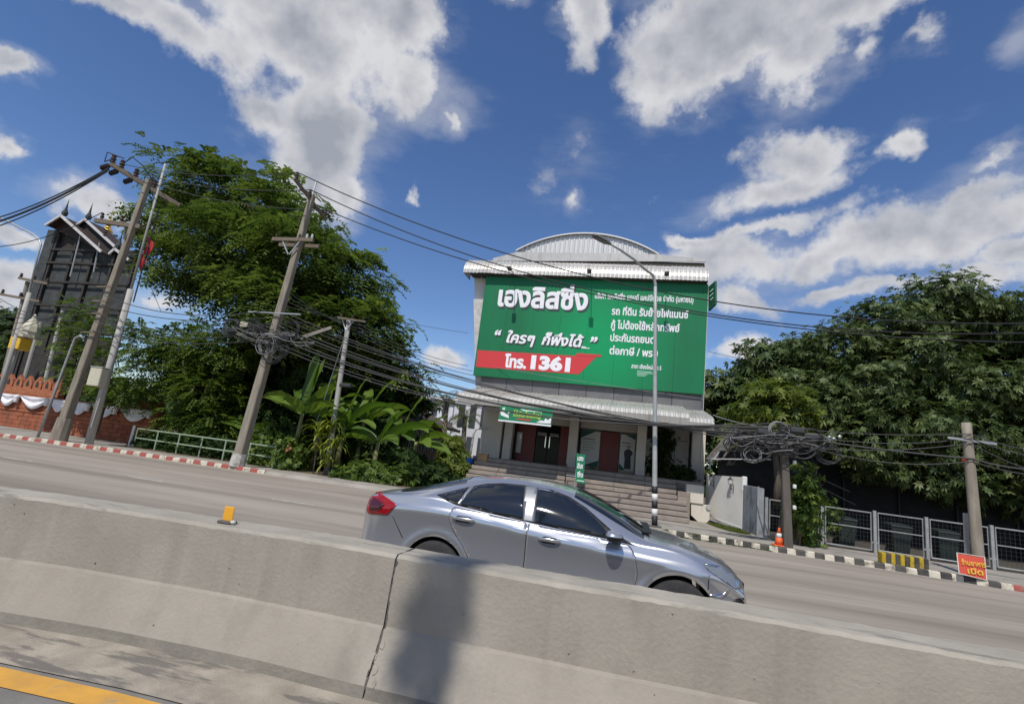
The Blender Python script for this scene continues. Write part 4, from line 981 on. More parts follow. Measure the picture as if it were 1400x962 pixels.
def side_panel(name, outline, m, off, s_, parent=car, thick=.004, smooth=True, lift=None):
    """a panel of the car's flank, cut exactly to an outline in (u, z) and wrapped on the flank"""
    bm = bmesh.new(); vs = [bm.verts.new((u, 0, z)) for u, z in outline]; bm.faces.new(vs)
    for ax, lo, hi in ((0, min(p_[0] for p_ in outline), max(p_[0] for p_ in outline)), (2, min(p_[1] for p_ in outline), max(p_[1] for p_ in outline))):
        for c in np.arange(math.ceil(lo/.04)*.04, hi, .04):
            co = [0, 0, 0]; co[ax] = c; no = [0, 0, 0]; no[ax] = 1
            bmesh.ops.bisect_plane(bm, geom=bm.verts[:]+bm.edges[:]+bm.faces[:], plane_co=co, plane_no=no)
    for v in bm.verts:
        u, z = v.co.x, v.co.z
        v.co = Vector((u, s_*(side_y(u, z)+off+(lift(u, z) if lift else 0)), z))
    bmesh.ops.recalc_face_normals(bm, faces=bm.faces[:])
    if sum(f.normal.y*f.calc_area() for f in bm.faces)*s_ < 0: bmesh.ops.reverse_faces(bm, faces=bm.faces[:])
    r_ = bmesh.ops.extrude_edge_only(bm, edges=[e_ for e_ in bm.edges if e_.is_boundary])
    for v in [g_ for g_ in r_['geom'] if isinstance(g_, bmesh.types.BMVert)]: v.co.y -= s_*thick
    bm.verts.index_update(); me = bpy.data.meshes.new(name); 
    for v in bm.verts: v.co += CAR0-ORG[parent]
    bm.to_mesh(me); bm.free()
    o = link_mesh(name, me, m, parent)
    o.data.polygons.foreach_set('use_smooth', [smooth]*len(o.data.polygons))
    return o
def grow(poly, d):
    c = np.mean(np.array(poly), axis=0); out = []; n = len(poly)
    A_ = sum(poly[i][0]*poly[(i+1) % n][1]-poly[(i+1) % n][0]*poly[i][1] for i in range(n)); sg = 1 if A_ > 0 else -1
    for i in range(n):
        p0, p1, p2 = [np.array(poly[(i+k) % n], float) for k in (-1, 0, 1)]
        e1, e2 = p1-p0, p2-p1; n1 = np.array([e1[1], -e1[0]])/(np.linalg.norm(e1)+1e-9)*sg; n2 = np.array([e2[1], -e2[0]])/(np.linalg.norm(e2)+1e-9)*sg
        nn_ = n1+n2; nn_ = nn_/max(np.linalg.norm(nn_), .35); out.append(tuple(p1+nn_*d))
    return out
Q_GL = [(-.06, 1.175), (.10, 1.235), (.25, 1.29), (.185, 1.12), (.06, 1.145)]
R_GL = [(.315, 1.315), (.45, 1.35), (.65, 1.378), (.92, 1.388), (.985, 1.045), (.60, 1.075), (.22, 1.112)]
F_GL = [(1.085, 1.385), (1.25, 1.372), (1.45, 1.325), (1.65, 1.235), (1.82, 1.125), (1.94, 1.025), (1.90, .992), (1.50, 1.012), (1.125, 1.038)]
S_GL = [(2.0, 1.02), (2.17, .955), (2.02, .972)]
DLO = [(-.10, 1.172), (.10, 1.25), (.27, 1.315), (.45, 1.368), (.65, 1.398), (.95, 1.408), (1.25, 1.395), (1.46, 1.345), (1.67, 1.25), (1.86, 1.13), (2.02, 1.03), (2.24, .942), (1.9, .972), (1.5, .992), (1.05, 1.022), (.6, 1.055), (.2, 1.09), (.05, 1.125)]
R_DR = [(.15, 1.07), (.6, 1.04), (1.035, 1.01), (1.045, .90), (1.05, .55), (1.05, .30), (.62, .30), (.50, .36), (.43, .52), (.33, .66), (.20, .80), (.12, .95)]
F_DR = [(1.052, 1.008), (1.5, .978), (1.9, .958), (2.18, .935), (2.24, .84), (2.275, .66), (2.25, .50), (2.22, .30), (1.06, .30), (1.06, .6), (1.058, .9)]
for s_ in (-1, 1):
    side_panel('window_trim', DLO, 'car_black', .0035, s_)
    side_panel('pillar_panel', [(.93, 1.402), (1.075, 1.402), (1.115, 1.03), (.995, 1.035)], 'pillar_trim', .0055, s_)
    side_panel('pillar_panel', [(.252, 1.305), (.31, 1.325), (.215, 1.10), (.185, 1.108)], 'pillar_trim', .0055, s_)
    for gl in (Q_GL, R_GL, F_GL, S_GL): side_panel('side_window', round_poly(gl, .03), 'car_glass', .0065, s_)
    for nm, dr, hx, hz in (('rear_door', R_DR, (.17, .44), .955), ('front_door', F_DR, (1.19, 1.44), .872)):
        rp = round_poly(dr, .035)
        d_ = side_panel(nm, rp, 'car_paint', .0045, s_)
        side_panel('door_gap', grow(rp, .0055), 'car_gap', .0012, s_, d_, .001)
        # handle in its cup
        a, c = hx
        side_panel('handle_cup', round_poly([(a+.03, hz-.038), (c-.05, hz-.04), (c-.04, hz+.03), (a+.04, hz+.03)], .03), 'car_gap', .0055, s_, d_, .001)
        cx, hl = (a+c)/2, (c-a)/2
        side_panel('door_handle', round_poly([(a, hz-.014), (cx, hz-.02), (c, hz-.018), (c+.004, hz+.012), (cx, hz+.02), (a, hz+.012)], .018), 'car_paint', .014, s_, d_, .012,
                   lift=lambda u, z, cx=cx, hl=hl: .022*max(0, 1-((u-cx)/hl)**4))
    # wheel arch returns
    for nm, c in (('wheel_arch', 0.0), ('wheel_arch', 2.7)):
        b = MB(); A_ = np.linspace(-.35, math.pi+.35, 40); V = []
        for a in A_:
            u, z = c+.387*math.cos(a), .33+.387*math.sin(a); y = side_y(u, max(z, .22))
            V += [(u, s_*(y-.002), z), (u, s_*(y-.05), z), (u, s_*.45, z)]
        b.add([Vector(v)+CAR0 for v in V], [(3*i+k, 3*i+k+1, 3*i+k+4, 3*i+k+3) for i in range(39) for k in range(2)]); b.build(nm, 'car_black', car)
        w = MB(); cc = CAR0+Vector((c, s_*.80, .33)); w_o = w.lathe(cc, [(.2, -.02), (.21, -.02)], n=8, axis='y')
        wo = MB().lathe(cc, [(.215, -.10), (.31, -.105), (.333, -.085), (.337, -.04), (.337, .04), (.333, .085), (.31, .105), (.215, .10)], n=40, axis='y').build('wheel', 'tyre', car, True)
        MB().lathe(cc, [(.217, -.098), (.217, .098)], n=40, axis='y').build('rim_barrel', 'car_black', wo)
        rb = MB(); yo = s_*.085
        rb.lathe(cc+Vector((0, yo, 0)), [(.05, -.01), (.06, .0), (.05, .01)], n=14, axis='y')
        for k in range(10):
            a = 2*math.pi*k/10; a2 = a+(.12 if k % 2 else -.12)
            rb.bar(cc+Vector((.04*math.cos(a), yo, .04*math.sin(a))), cc+Vector((.205*math.cos(a2), yo+s_*.008, .205*math.sin(a2))), .03, .022, up=(0, 1, 0))
        ring = [cc+Vector((.208*math.cos(t), yo+s_*.006, .208*math.sin(t))) for t in np.linspace(0, 2*math.pi, 33)]
        rb.tube(ring, .012, 6, caps=False); rb.build('rim', 'rim', wo, True)
    # lights
    tl = [(-.56, 1.00), (-.66, .865), (-.93, .835), (-1.0, .86), (-1.01, 1.0), (-.96, 1.09), (-.86, 1.105)]
    t_ = side_panel('tail_light', round_poly(tl, .02), 'tail_red', .008, s_, car, .008)
    side_panel('tail_light_inset', round_poly([(-.72, .98), (-.78, .90), (-.93, .875), (-.97, .98), (-.92, 1.04)], .02), 'tail_dark', .011, s_, t_, .002)
    hl_ = [(2.93, .865), (3.12, .845), (3.26, .775), (3.35, .70), (3.36, .645), (3.27, .655), (3.12, .735), (2.98, .81)]
    h_ = side_panel('headlight', round_poly(hl_, .02), 'headlight', .006, s_, car, .006)
    side_panel('headlight_strip', [(2.95, .862), (3.12, .848), (3.26, .778), (3.25, .765), (3.12, .832), (2.965, .848)], 'chrome', .009, s_, h_, .002)
    side_panel('bumper_gap', [(2.99, .80), (3.0, .795), (2.995, .62), (2.985, .62)], 'car_gap', .0015, s_)
    side_panel('bumper_gap', [(-.60, .86), (-.592, .86), (-.42, .64), (-.43, .635)], 'car_gap', .0015, s_)
    side_panel('fog_trim', round_poly([(3.0, .575), (3.14, .60), (3.22, .655), (3.19, .60), (3.13, .55)], .008), 'chrome', .006, s_)
    side_panel('front_vent', round_poly([(3.25, .55), (3.37, .58), (3.38, .40), (3.27, .38)], .02), 'car_black', .004, s_)
    # door mirror
    mc = CAR0+Vector((1.99, s_*1.0, 1.015)); bm = bmesh.new(); bmesh.ops.create_uvsphere(bm, u_segments=20, v_segments=12, radius=1)
    for v in bm.verts:
        x, y, z = v.co; v.co = mc+Vector((.075*x*(1 if x < 0 else 1.6), .105*y, .066*z*(1.0 if z > 0 else .8)))-CAR0
    for nm, m, keep in (('mirror', 'car_black', lambda z: z <= mc.z+.012), ('mirror_cap', 'car_paint', lambda z: z >= mc.z+.004)):
        b2 = bm.copy(); bmesh.ops.bisect_plane(b2, geom=b2.verts[:]+b2.edges[:]+b2.faces[:], plane_co=(0, 0, mc.z+.008), plane_no=(0, 0, 1), clear_outer=(nm == 'mirror'), clear_inner=(nm != 'mirror'))
        me = bpy.data.meshes.new(nm); b2.to_mesh(me); b2.free()
        o = link_mesh(nm, me, m, car if nm == 'mirror' else mo_, True)
        if nm == 'mirror': mo_ = o
    bm.free()
    MB().bar(CAR0+Vector((2.04, s_*.86, .965)), CAR0+Vector((2.02, s_*.97, .985)), .09, .04).build('mirror_arm', 'car_black', mo_)
def top_patch(name, m, u0, u1, vfun, off=.006, nu=16, nv=17):
    V = []
    for i in range(nu+1):
        u = u0+(u1-u0)*i/nu; s5 = section(u)[8:]
        ys_ = [-p_[0] for p_ in s5]; zs_ = [p_[1] for p_ in s5]; lim = vfun(u)*s5[0][0]
        for j in range(nv+1):
            y = -lim+2*lim*j/nv; V.append(CAR0+Vector((u, y, float(np.interp(-abs(y), ys_, zs_))+off)))
    n = nv+1
    return MB().add(V, [(i*n+j, (i+1)*n+j, (i+1)*n+j+1, i*n+j+1) for i in range(nu) for j in range(nv)]).build(name, m, car, True)
top_patch('windscreen', 'car_glass', 1.52, 2.33, lambda u: .97)
top_patch('rear_window', 'car_glass', -.62, .18, lambda u: .95)
MB().bar(CAR0+Vector((2.36, -.62, 1.07)), CAR0+Vector((2.36, .62, 1.07)), .10, .012).build('cowl', 'car_black', car)
MB().bevbox(CAR0.x+3.34, CAR0.x+3.43, CAR0.y-.40, CAR0.y+.40, .56, .68, .02).build('grille', 'car_black', car)
MB().bevbox(CAR0.x-1.08, CAR0.x-1.05, CAR0.y-.26, CAR0.y+.26, .72, .84, .004).build('number_plate', 'white_paint', car)

# ------------------------------------------------------------------ poles and wires
def catenary(p0, p1, sag, n=22):
    p0, p1 = Vector(p0), Vector(p1)
    return [p0.lerp(p1, t)+Vector((0, 0, -4*sag*t*(1-t))) for t in np.linspace(0, 1, n)]
def wire(name, pts, r, m, label, group, cat='cable'):
    o = MB().tube(pts, r, 5, caps=False).build(name, m); return tag(o, label, cat, group)
def insulator(mb, p, r=.05, h=.2):
    mb.lathe(p, [(r*.6, 0), (r, h*.15), (r*.6, h*.3), (r, h*.5), (r*.6, h*.65), (r*.85, h*.85), (r*.3, h)], n=8)
def square_pole(root, p0, p1, w0, w1, m, k=9):
    p0, p1 = Vector(p0), Vector(p1); b = MB(); V = []
    for i in range(k+1):
        c = p0.lerp(p1, i/k); w = w0+(w1-w0)*i/k; ch = w*.18
        for (x, y) in ((-w, -w+ch), (-w+ch, -w), (w-ch, -w), (w, -w+ch), (w, w-ch), (w-ch, w), (-w+ch, w), (-w, w-ch)): V.append(c+Vector((x, y, 0)))
    fs = [tuple(range(8))[::-1], tuple(k*8+i for i in range(8))]+[(8*i+j, 8*i+(j+1) % 8, 8*i+8+(j+1) % 8, 8*i+8+j) for i in range(k) for j in range(8)]
    return b.add(V, fs).build('pole_shaft', m, root)
def coil(c, r, n_turn, tilt, m, parent, th=.014, sq=1.0):
    b = MB(); c = Vector(c)
    for k in range(n_turn):
        rr = r*rng.uniform(.9, 1.06); o_ = Vector((rng.normal(0, .03), rng.normal(0, .05), rng.normal(0, .03))); ph = rng.uniform(-.15, .15)
        pts = []
        for t in np.linspace(0, 2*math.pi, 26):
            x, z = rr*math.cos(t), rr*sq*math.sin(t)
            pts.append(c+o_+Vector((x*math.cos(tilt)-z*math.sin(tilt)*.2, x*math.sin(tilt)+ph*z, z)))
        b.tube(pts, th, 5, caps=False)
    return b.build('cable_coil', m, parent, True)

# pole 1: the big pole on the far left
p1b, p1t = Vector((-24.5, 18.45, .12)), at(204, 246, 18.45)
up1 = thing('utility_pole', p1b, 'tall leaning concrete power pole in front of the dark temple sign tower', 'utility pole', 'utility poles along the street')
square_pole(up1, p1b, p1t, .19, .11, 'pole_concrete')
d1 = (p1t-p1b).normalized()
MB().tube([p1b, p1b+d1*1.0], [.36, .30], 10).build('pole_collar', 'pole_concrete', up1)
def arm(root, c, a, b_, m='old_wood', w=.17, name='crossarm'): return MB().bar(Vector(c)+Vector(a), Vector(c)+Vector(b_), w, w*1.2).build(name, m, root)
ca1 = arm(up1, p1t-d1*.35, (-1.25, -1.0, .62), (1.1, 1.0, -.5)); ca2 = arm(up1, p1t-d1*2.4, (-1.9, -.35, .05), (.35, .1, -.03))
HV1 = []
for k, t in enumerate((.02, .14, .34, .6)):
    p = (p1t-d1*.35)+Vector((-1.25, -1.0, .62)).lerp(Vector((1.1, 1.0, -.5)), t)+Vector((0, 0, .06)); HV1.append(p+Vector((0, 0, .25)))
    b = MB(); insulator(b, p, .13, .46); b.build('insulator', 'ceramic', ca1)
    b = MB(); pp = p+Vector((-.1, 0, -.15))
    for q_ in range(4): b.lathe(pp+Vector((-.1*q_-.1, -.02, -.03*q_)), [(.05, -.04), (.13, 0), (.05, .04)], n=8, axis='x')
    b.build('strain_insulator', 'ceramic', ca1)
for t in (.12, .55):
    p = (p1t-d1*2.4)+Vector((-1.9, -.35, .05)).lerp(Vector((.35, .1, -.03)), t); b = MB(); insulator(b, p+Vector((0, 0, .05)), .09, .4); b.build('insulator', 'ceramic', ca2)
    b = MB()
    for q_ in range(5): b.lathe(p+Vector((.5, 0, -.2-.13*q_)), [(.03, -.04), (.09, 0), (.03, .04)], n=8)
    b.build('hanging_insulator', 'ceramic', ca2)
MB().tube([HV1[0], HV1[0]+Vector((-.5, 0, -.15)), HV1[0]+Vector((-.5, 0, .35)), HV1[1]+Vector((0, 0, .3))], .025, 6).build('jumper_wire', 'cable', up1)
MB().tube([HV1[1], HV1[1]+Vector((.5, 0, .35)), HV1[2]+Vector((.3, 0, .35)), HV1[3]], .025, 6).build('jumper_wire', 'cable', up1)
MB().bar(p1t-d1*2.45+Vector((0, 0, 0)), p1t-d1*3.2+Vector((.0, -.18, 0)), .05, .05).build('arm_brace', 'old_wood', up1)
for z in (5.8, 6.4, 7.1, 4.9):
    MB().bar(p1b+d1*z+Vector((-.45, -.3, 0)), p1b+d1*z+Vector((.45, -.3, .03)), .06, .06).build('cable_bracket', 'old_wood', up1)
# mast with meter box
mb_, mt_ = Vector((-23.15, 18.75, .12)), at(226, 224, 18.75)
mp = thing('meter_pole', mb_, 'slim white mast with a beige meter box right of the big leaning pole', 'utility pole', 'utility poles along the street')
d2_ = (mt_-mb_).normalized(); L2 = (mt_-mb_).length
MB().tube([mb_, mb_+d2_*7.2], [.17, .13], 12).build('mast_base', 'pole_grey', mp, True)
MB().tube([mb_+d2_*7.2, mt_], [.06, .05], 10).build('mast_top', 'pole_grey', mp, True)
MB().tube([mb_+d2_*6.6+Vector((.34, 0, 0)), mb_+d2_*11.3+Vector((.34, 0, 0))], .03, 6).build('mast_ladder', 'black_iron', mp)
bc = mb_+d2_*2.95
MB().bevbox(bc.x-.36, bc.x+.30, bc.y-.56, bc.y-.17, bc.z-.42, bc.z+.40, .03).build('meter_box', 'meter_box', mp)
MB().bevbox(bc.x-.37, bc.x+.32, bc.y-.58, bc.y-.15, bc.z+.401, bc.z+.45, .015).build('meter_box_lid', 'meter_side', mp)
MB().tube([bc+Vector((.22, -.2, -.4)), bc+Vector((.15, -.2, -2.2))], .03, 6).build('conduit', 'pole_grey', mp)
for s5 in range(3):
    MB().tube([mb_+d2_*(4.6+.35*s5)+Vector((0, 0, 0)), mb_+d2_*(4.6+.35*s5)+Vector((0, 0, .09))], .155, 10).build('pole_clamp', 'galv', mp)
# thin bent steel post
tb = Vector((-25.9, 18.6, .12)); tp = at(103, 462, 18.6)
ts = thing('bent_post', tb, 'thin grey steel post with a bent tip left of the big leaning pole', 'post')
MB().tube([tb, tb.lerp(tp, .5), tp, tp+Vector((.25, 0, .12)), tp+Vector((.5, 0, .02))], .06, 8).build('post', 'galv', ts, True)
# pole 2 with the cable coils
p2b, p2t = Vector((-15.05, 18.3, .12)), at(427, 268, 18.3)
up2 = thing('utility_pole', p2b, 'tall leaning concrete power pole wrapped with black cable coils beside the banana plants', 'utility pole', 'utility poles along the street')
square_pole(up2, p2b, p2t, .19, .11, 'pole_concrete'); dd2 = (p2t-p2b).normalized()
MB().bar(p2t, p2t+dd2*.75, .05, .05).build('top_spike', 'white_paint', up2)
q0 = at(403, 332, 18.3); c1 = MB().bar(q0+Vector((-.95, -.22, .05)), q0+Vector((1.05, -.22, .05)), .12, .15).build('crossarm', 'old_wood', up2)
MB().bar(q0+Vector((-.9, .2, -.02)), q0+Vector((1.05, .22, -.05)), .12, .15).build('crossarm', 'old_wood', up2)
for s5 in (-1, 1): MB().bar(q0+Vector((s5*.42, -.24, -.02)), q0+Vector((s5*.03, -.22, -.62)), .03, .05).build('arm_brace', 'galv', up2)
for x in (-.8, .35, .7, .95):
    b = MB(); insulator(b, q0+Vector((x, -.22, .12)), .06, .2); b.build('insulator', 'white_paint' if x > .5 else 'ceramic', c1)
q1 = p2t-dd2*.15
c2_ = MB().bar(q1+Vector((-.1, -1.2, .3)), q1+Vector((.1, 1.1, -.4)), .1, .12).build('crossarm', 'old_wood', up2)
HV2 = []
for t in (.05, .45, .95):
    p = q1+Vector((-.1, -1.2, .3)).lerp(Vector((.1, 1.1, -.4)), t)+Vector((0, 0, .07)); b = MB(); insulator(b, p, .09, .32); b.build('insulator', 'ceramic', c2_); HV2.append(p+Vector((0, 0, .3)))
for (px, py, r, nt_, m) in ((346, 451, .38, 6, 'cable'), (330, 452, .34, 5, 'cable'), (317, 447, .36, 5, 'cable_grey'), (366, 470, .40, 9, 'coil_grey'), (380, 476, .40, 9, 'cable_grey'), (374, 482, .42, 6, 'cable'), (398, 452, .35, 4, 'cable')):
    coil(at(px, py, 17.95), r, nt_, rng.uniform(-.2, .2), m, up2)
MB().bevbox(*[v for pr in zip(at(335, 444, 17.9)-Vector((.18, .1, .1)), at(335, 444, 17.9)+Vector((.18, .1, .1))) for v in pr], .02).build('junction_box', 'meter_box', up2)
for px, py in ((318, 452), (356, 448), (390, 462)):
    a = at(px, py, 17.9); MB().bevbox(a.x-.22, a.x+.22, a.y-.1, a.y+.1, a.z-.09, a.z+.09, .03).build('splice_case', 'cable', up2)
for z in (5.4, 6.3): MB().bar(p2b+dd2*z+Vector((-1.3, -.25, 0)), p2b+dd2*z+Vector((1.2, -.25, .02)), .05, .05).build('cable_bracket', 'galv', up2)
MB().tube([p2b, p2b+dd2*.5], [.30, .27], 10).build('pole_collar', 'paint_worn', up2)
# small timber pole among the bananas, with a bare fluorescent street light
p3b, p3t = at(452, 615, 20.6), at(477, 438, 20.6); p3b.z = .12
up3 = thing('small_pole', p3b, 'short thin grey pole rising among the banana plants', 'utility pole', 'utility poles along the street')
lean_pole(MB(), p3b, p3t, .13, .10, 10).build('pole_shaft', 'pole_grey', up3, True)
c3_ = MB().bar(at(462, 434, 20.4), at(500, 440, 20.4), .08, .08).build('crossarm', 'old_wood', up3)
for t in (.1, .5, .9):
    b = MB(); insulator(b, at(462, 434, 20.4).lerp(at(500, 440, 20.4), t)+Vector((0, 0, .05)), .05, .18); b.build('insulator', 'ceramic', c3_)
for s5 in (-.3, .35): MB().bar(p3t+Vector((s5, -.1, .05)), p3t+Vector((0, -.1, -.5)), .03, .03).build('arm_brace', 'white_paint', up3)
MB().bevbox(p3b.x+.0, p3b.x+.55, 20.3, 20.55, at(457, 525, 20.5).z-.1, at(457, 525, 20.5).z+.06, .03).build('pole_lamp', 'cable_grey', up3)
MB().tube([at(476, 445, 20.5), at(432, 580, 20.5)], .012, 5).build('guy_wire', 'galv', up3)
fl_ = thing('tube_light', at(430, 455, 18.2), 'bare fluorescent tube light slung on the cables right of the coils', 'lamp')
MB().bar(at(411, 461, 18.2), at(453, 447, 18.2), .06, .08).build('light_batten', 'pole_concrete', fl_); MB().tube([at(412, 463, 18.15), at(453, 449, 18.15)], .02, 6).build('light_tube', 'pole_grey', fl_)
def tangle(root, pxs, Y, n_, spread, m):
    b_ = MB()
    for _ in range(n_):
        (ax_, ay_), (bx_, by_) = [pxs[i] for i in rng.choice(len(pxs), 2, replace=False)]
        p, q_ = at(ax_, ay_, Y+rng.normal(0, .15)), at(bx_, by_, Y+rng.normal(0, .15)); mid = p.lerp(q_, .5)+Vector((rng.normal(0, spread), rng.normal(0, .15), -abs(rng.normal(0, spread))))
        mid2 = p.lerp(q_, rng.uniform(.2, .8))+Vector((rng.normal(0, spread), rng.normal(0, .1), rng.normal(0, spread*.6)))
        pts = []
        for t in np.linspace(0, 1, 16): pts.append(p*(1-t)**3+mid*3*t*(1-t)**2+mid2*3*t*t*(1-t)+q_*t**3)
        b_.tube(pts, rng.uniform(.008, .014), 4, caps=False)
    o_ = b_.build('cable_tangle', m, root, True); o_['kind'] = 'stuff'
tangle(up2, [(318, 446), (335, 452), (350, 446), (362, 455), (375, 470), (395, 455), (410, 462), (385, 480), (340, 440), (372, 442)], 17.95, 34, .30, 'cable_grey')
tangle(up2, [(318, 446), (335, 452), (362, 455), (375, 470), (395, 455), (430, 468)], 17.9, 12, .35, 'coil_grey')
# right-hand poles
p4b, p4t = gz(1077, 748), at(1071, 578, 17.2)
up4 = thing('utility_pole', p4b, 'concrete pole in painted tree shade hung with cable coils beside the orange cone', 'utility pole', 'utility poles along the street')
square_pole(up4, p4b, p4t, .12, .09, 'pole_shaded')
for (px, py, r, nt_, m) in ((1064, 588, .25, 4, 'coil_grey'), (1037, 617, .27, 6, 'cable_grey'), (1027, 622, .2, 4, 'coil_grey'), (1073, 606, .31, 5, 'cable_grey'), (1133, 622, .24, 6, 'cable_grey'), (1020, 603, .28, 3, 'cable'), (1104, 602, .34, 4, 'cable'), (1095, 612, .30, 4, 'cable_grey'), (1000, 608, .2, 3, 'cable'), (1045, 598, .22, 3, 'cable'), (1085, 592, .2, 3, 'cable')):
    coil(at(px, py, 17.0), r*1.22, nt_, rng.uniform(-.35, .35), m, up4, .014, sq=.85)
for px, py, w in ((1112, 597, .26), (1117, 613, .2), (1045, 590, .2), (1090, 588, .2), (1060, 600, .16)):
    a = at(px, py, 16.95); MB().bevbox(a.x-w, a.x+w, a.y-.08, a.y+.08, a.z-.08, a.z+.08, .03).build('splice_case', 'cable_grey', up4)
for px, py in ((1134, 598), (1140, 600), (1148, 597)):
    a = at(px, py, 16.95); MB().lathe(a, [(.03, -.05), (.06, 0), (.03, .05)], n=8).build('cable_clamp', 'galv', up4)
TP = [(1000, 598), (1015, 610), (1030, 600), (1045, 592), (1060, 604), (1075, 590), (1090, 604), (1105, 598), (1120, 610), (1135, 602), (1040, 618), (1085, 615)]
tangle(up4, TP, 16.95, 34, .22, 'cable_grey'); tangle(up4, TP, 16.9, 16, .22, 'coil_grey')
for z in (.9, 1.5, 2.2): MB().bevbox(p4b.x+.10, p4b.x+.19, p4b.y-.13, p4b.y-.02, z+.3, z+.42, .02).build('pole_fitting', 'white_paint', up4)
p5b, p5t = gz(1340, 791), at(1321, 578, 16.28)
up5 = thing('utility_pole', p5b, 'bare concrete pole behind the small red sign', 'utility pole', 'utility poles along the street')
lean_pole(MB(), p5b, p5t, .135, .11, 12).build('pole_shaft', 'pole_concrete', up5, True)
MB().bar(p5t+Vector((-.5, -.1, -.45)), p5t+Vector((.6, -.1, -.5)), .05, .06).build('cable_bracket', 'galv', up5)
MB().tube([p5t-Vector((.02, 0, 1.02)), p5t-Vector((.02, 0, .96))], .125, 10).build('red_band', 'sign_red', up5)
tw = thing('twin_posts', (8.55, 16.35, .12), 'pair of short pale grey posts standing behind the red sign', 'post')
for x0, x1 in ((1323, 1320), (1332, 1328)):
    a = at(x0, 778, 16.5); a.z = .12; c = at(x1, 701, 16.5); MB().bar(a, c, .085, .085).build('post', 'pole_grey', tw)
# distant poles on the far left
fb, ft = at(6, 520, 24), at(52, 395, 24)
far = thing('utility_pole', at(6, 560, 24), 'small distant pole with two crossarms behind the far-left street lamp', 'utility pole', 'utility poles along the street')
MB().tube([Vector((fb.x, 24, .12)), at(38, 385, 24)], .12, 8).build('pole_shaft', 'pole_concrete', far)
for (a, c) in (((26, 380), (66, 388)), ((0, 402), (55, 412))):
    co_ = MB().bar(at(*a, 23.8), at(*c, 23.8), .14, .14).build('crossarm', 'old_wood', far)
    for t in (.05, .5, .95):
        b = MB(); insulator(b, at(*a, 23.8).lerp(at(*c, 23.8), t), .10, .35); b.build('insulator', 'ceramic', co_)
sl0, sl1 = at(0, 520, 20), at(52, 345, 20)
sl_ = thing('street_lamp', Vector((sl0.x, 20, .12)), 'curved steel street lamp at the far left edge beside the tower', 'street lamp')
MB().tube([Vector((sl0.x+.3, 20, .12)), at(40, 400, 20)], [.12, .10], 10).build('post_base', 'pole_grey', sl_, True)
MB().tube([at(40, 400, 20), at(52, 348, 20), at(56, 335, 20), at(54, 328, 20), at(45, 320, 20), at(0, 297, 20), at(-40, 278, 20)], .05, 8).build('post_arm', 'galv', sl_, True)

# wires
GHV = 'high-voltage wires along the street'; GT = 'telephone cables along the street'
Eend = [at(1480, 440, 21), at(1480, 452, 21.4), at(1480, 468, 21.8)]
for k, s_ in enumerate(('uppermost', 'middle', 'lowest')):
    wire('power_line', catenary(HV2[k], Eend[k], (2.0, 2.1, 1.65)[k], 30), .024, 'cable', s_+' of the three high-voltage wires crossing in front of the billboard', GHV)
for k in range(3):
    wire('power_line', catenary(HV1[k+1], HV2[k], .35), .018, 'cable_grey', ('nearest', 'middle', 'farthest')[k]+' of the three high-voltage wires between the two tall leaning poles', GHV)
for k, (q_, r) in enumerate((((-30, 305), .03), ((-30, 311), .05), ((-30, 318), .03))):
    wire('power_line', catenary((p1t-d1*.4)+Vector((-1.2-.05*k, -1, .5-.12*k)), at(*q_, 17), .35), r, 'cable', ('upper thin', 'thick middle', 'lower thin')[k]+' high-voltage wire running out of the left edge', GHV)
wire('power_line', catenary(p1t-d1*2.3+Vector((-1.7, -.3, .4)), at(-30, 338, 17.5), .5), .02, 'cable', 'wire from the lower crossarm to the left edge', GHV)
labs = []
def tele(p, q_, sag, r, m, n_):
    labs.append(n_); return wire('telephone_cable', catenary(p, q_, sag, 20), r, m, n_, GT)
for k in range(5):
    p = p1b+d1*(5.0+.42*k)+Vector((.2, -.35, 0)); q_ = p2b+dd2*(5.1+.32*k)+Vector((-.3, -.35, 0))
    tele(p, q_, .35+.12*k % .3, .018, 'cable_grey', ('lowest', 'second lowest', 'middle', 'second highest', 'highest')[k]+' telephone cable between the two tall leaning poles')
    q_ = at(-20, 395+16*k, 17.5)
    tele(p+Vector((-.4, 0, 0)), q_, .3, .016, 'cable_grey', ('highest', 'second highest', 'middle', 'second lowest', 'lowest')[4-k]+' telephone cable leaving the big left pole to the left edge')
names = ['first', 'second', 'third', 'fourth', 'fifth', 'sixth', 'seventh', 'eighth', 'ninth', 'tenth']
for k in range(10):
    p = p2b+dd2*(5.0+.16*k)+Vector((.2, -.4+.06*k, 0))
    q_ = at(1066, 578+3.5*k, 17.1)
    tele(p, q_, 0.55+.55*((9-k)/9)+rng.uniform(-.12, .12), .030 if k in (2, 5) else .017, 'cable' if k % 3 else 'cable_grey', names[9-k]+' cable from the top in the sagging bundle crossing before the canopy')
for k in range(4):
    p = p2b+dd2*(6.7+.2*k)+Vector((.2, -.2, 0)); q_ = at(500, 440+6*k, 20.3)
    tele(p, q_, .12, .012, 'cable_grey', names[k]+' thin wire from the bottom between the coiled pole and short pole')
    q_2 = at(760+40*k, 520+6*k, 22.6)
    tele(at(490, 442+5*k, 20.3), at(640+6*k, 500+7*k, 22.4), .25, .012, 'cable_grey', names[k]+' thin wire from the top between the short pole and office')
for k in range(5):
    p = at(1085, 585+6*k, 17.0); q_ = p5t+Vector((0, -.15, (-.3, -.42, -.95, -1.02, -.55)[k]))
    tele(p, q_, (.10, .22, .05, .30, .16)[k], .022 if k == 2 else .012, 'cable_grey', names[k]+' cable from the top between the cone pole and red sign pole')
    tele(q_, at(1480, 620+10*k, 15.6), .15, .022 if k == 2 else .013, 'cable_grey', names[k]+' cable from the top between the red sign pole and right edge')
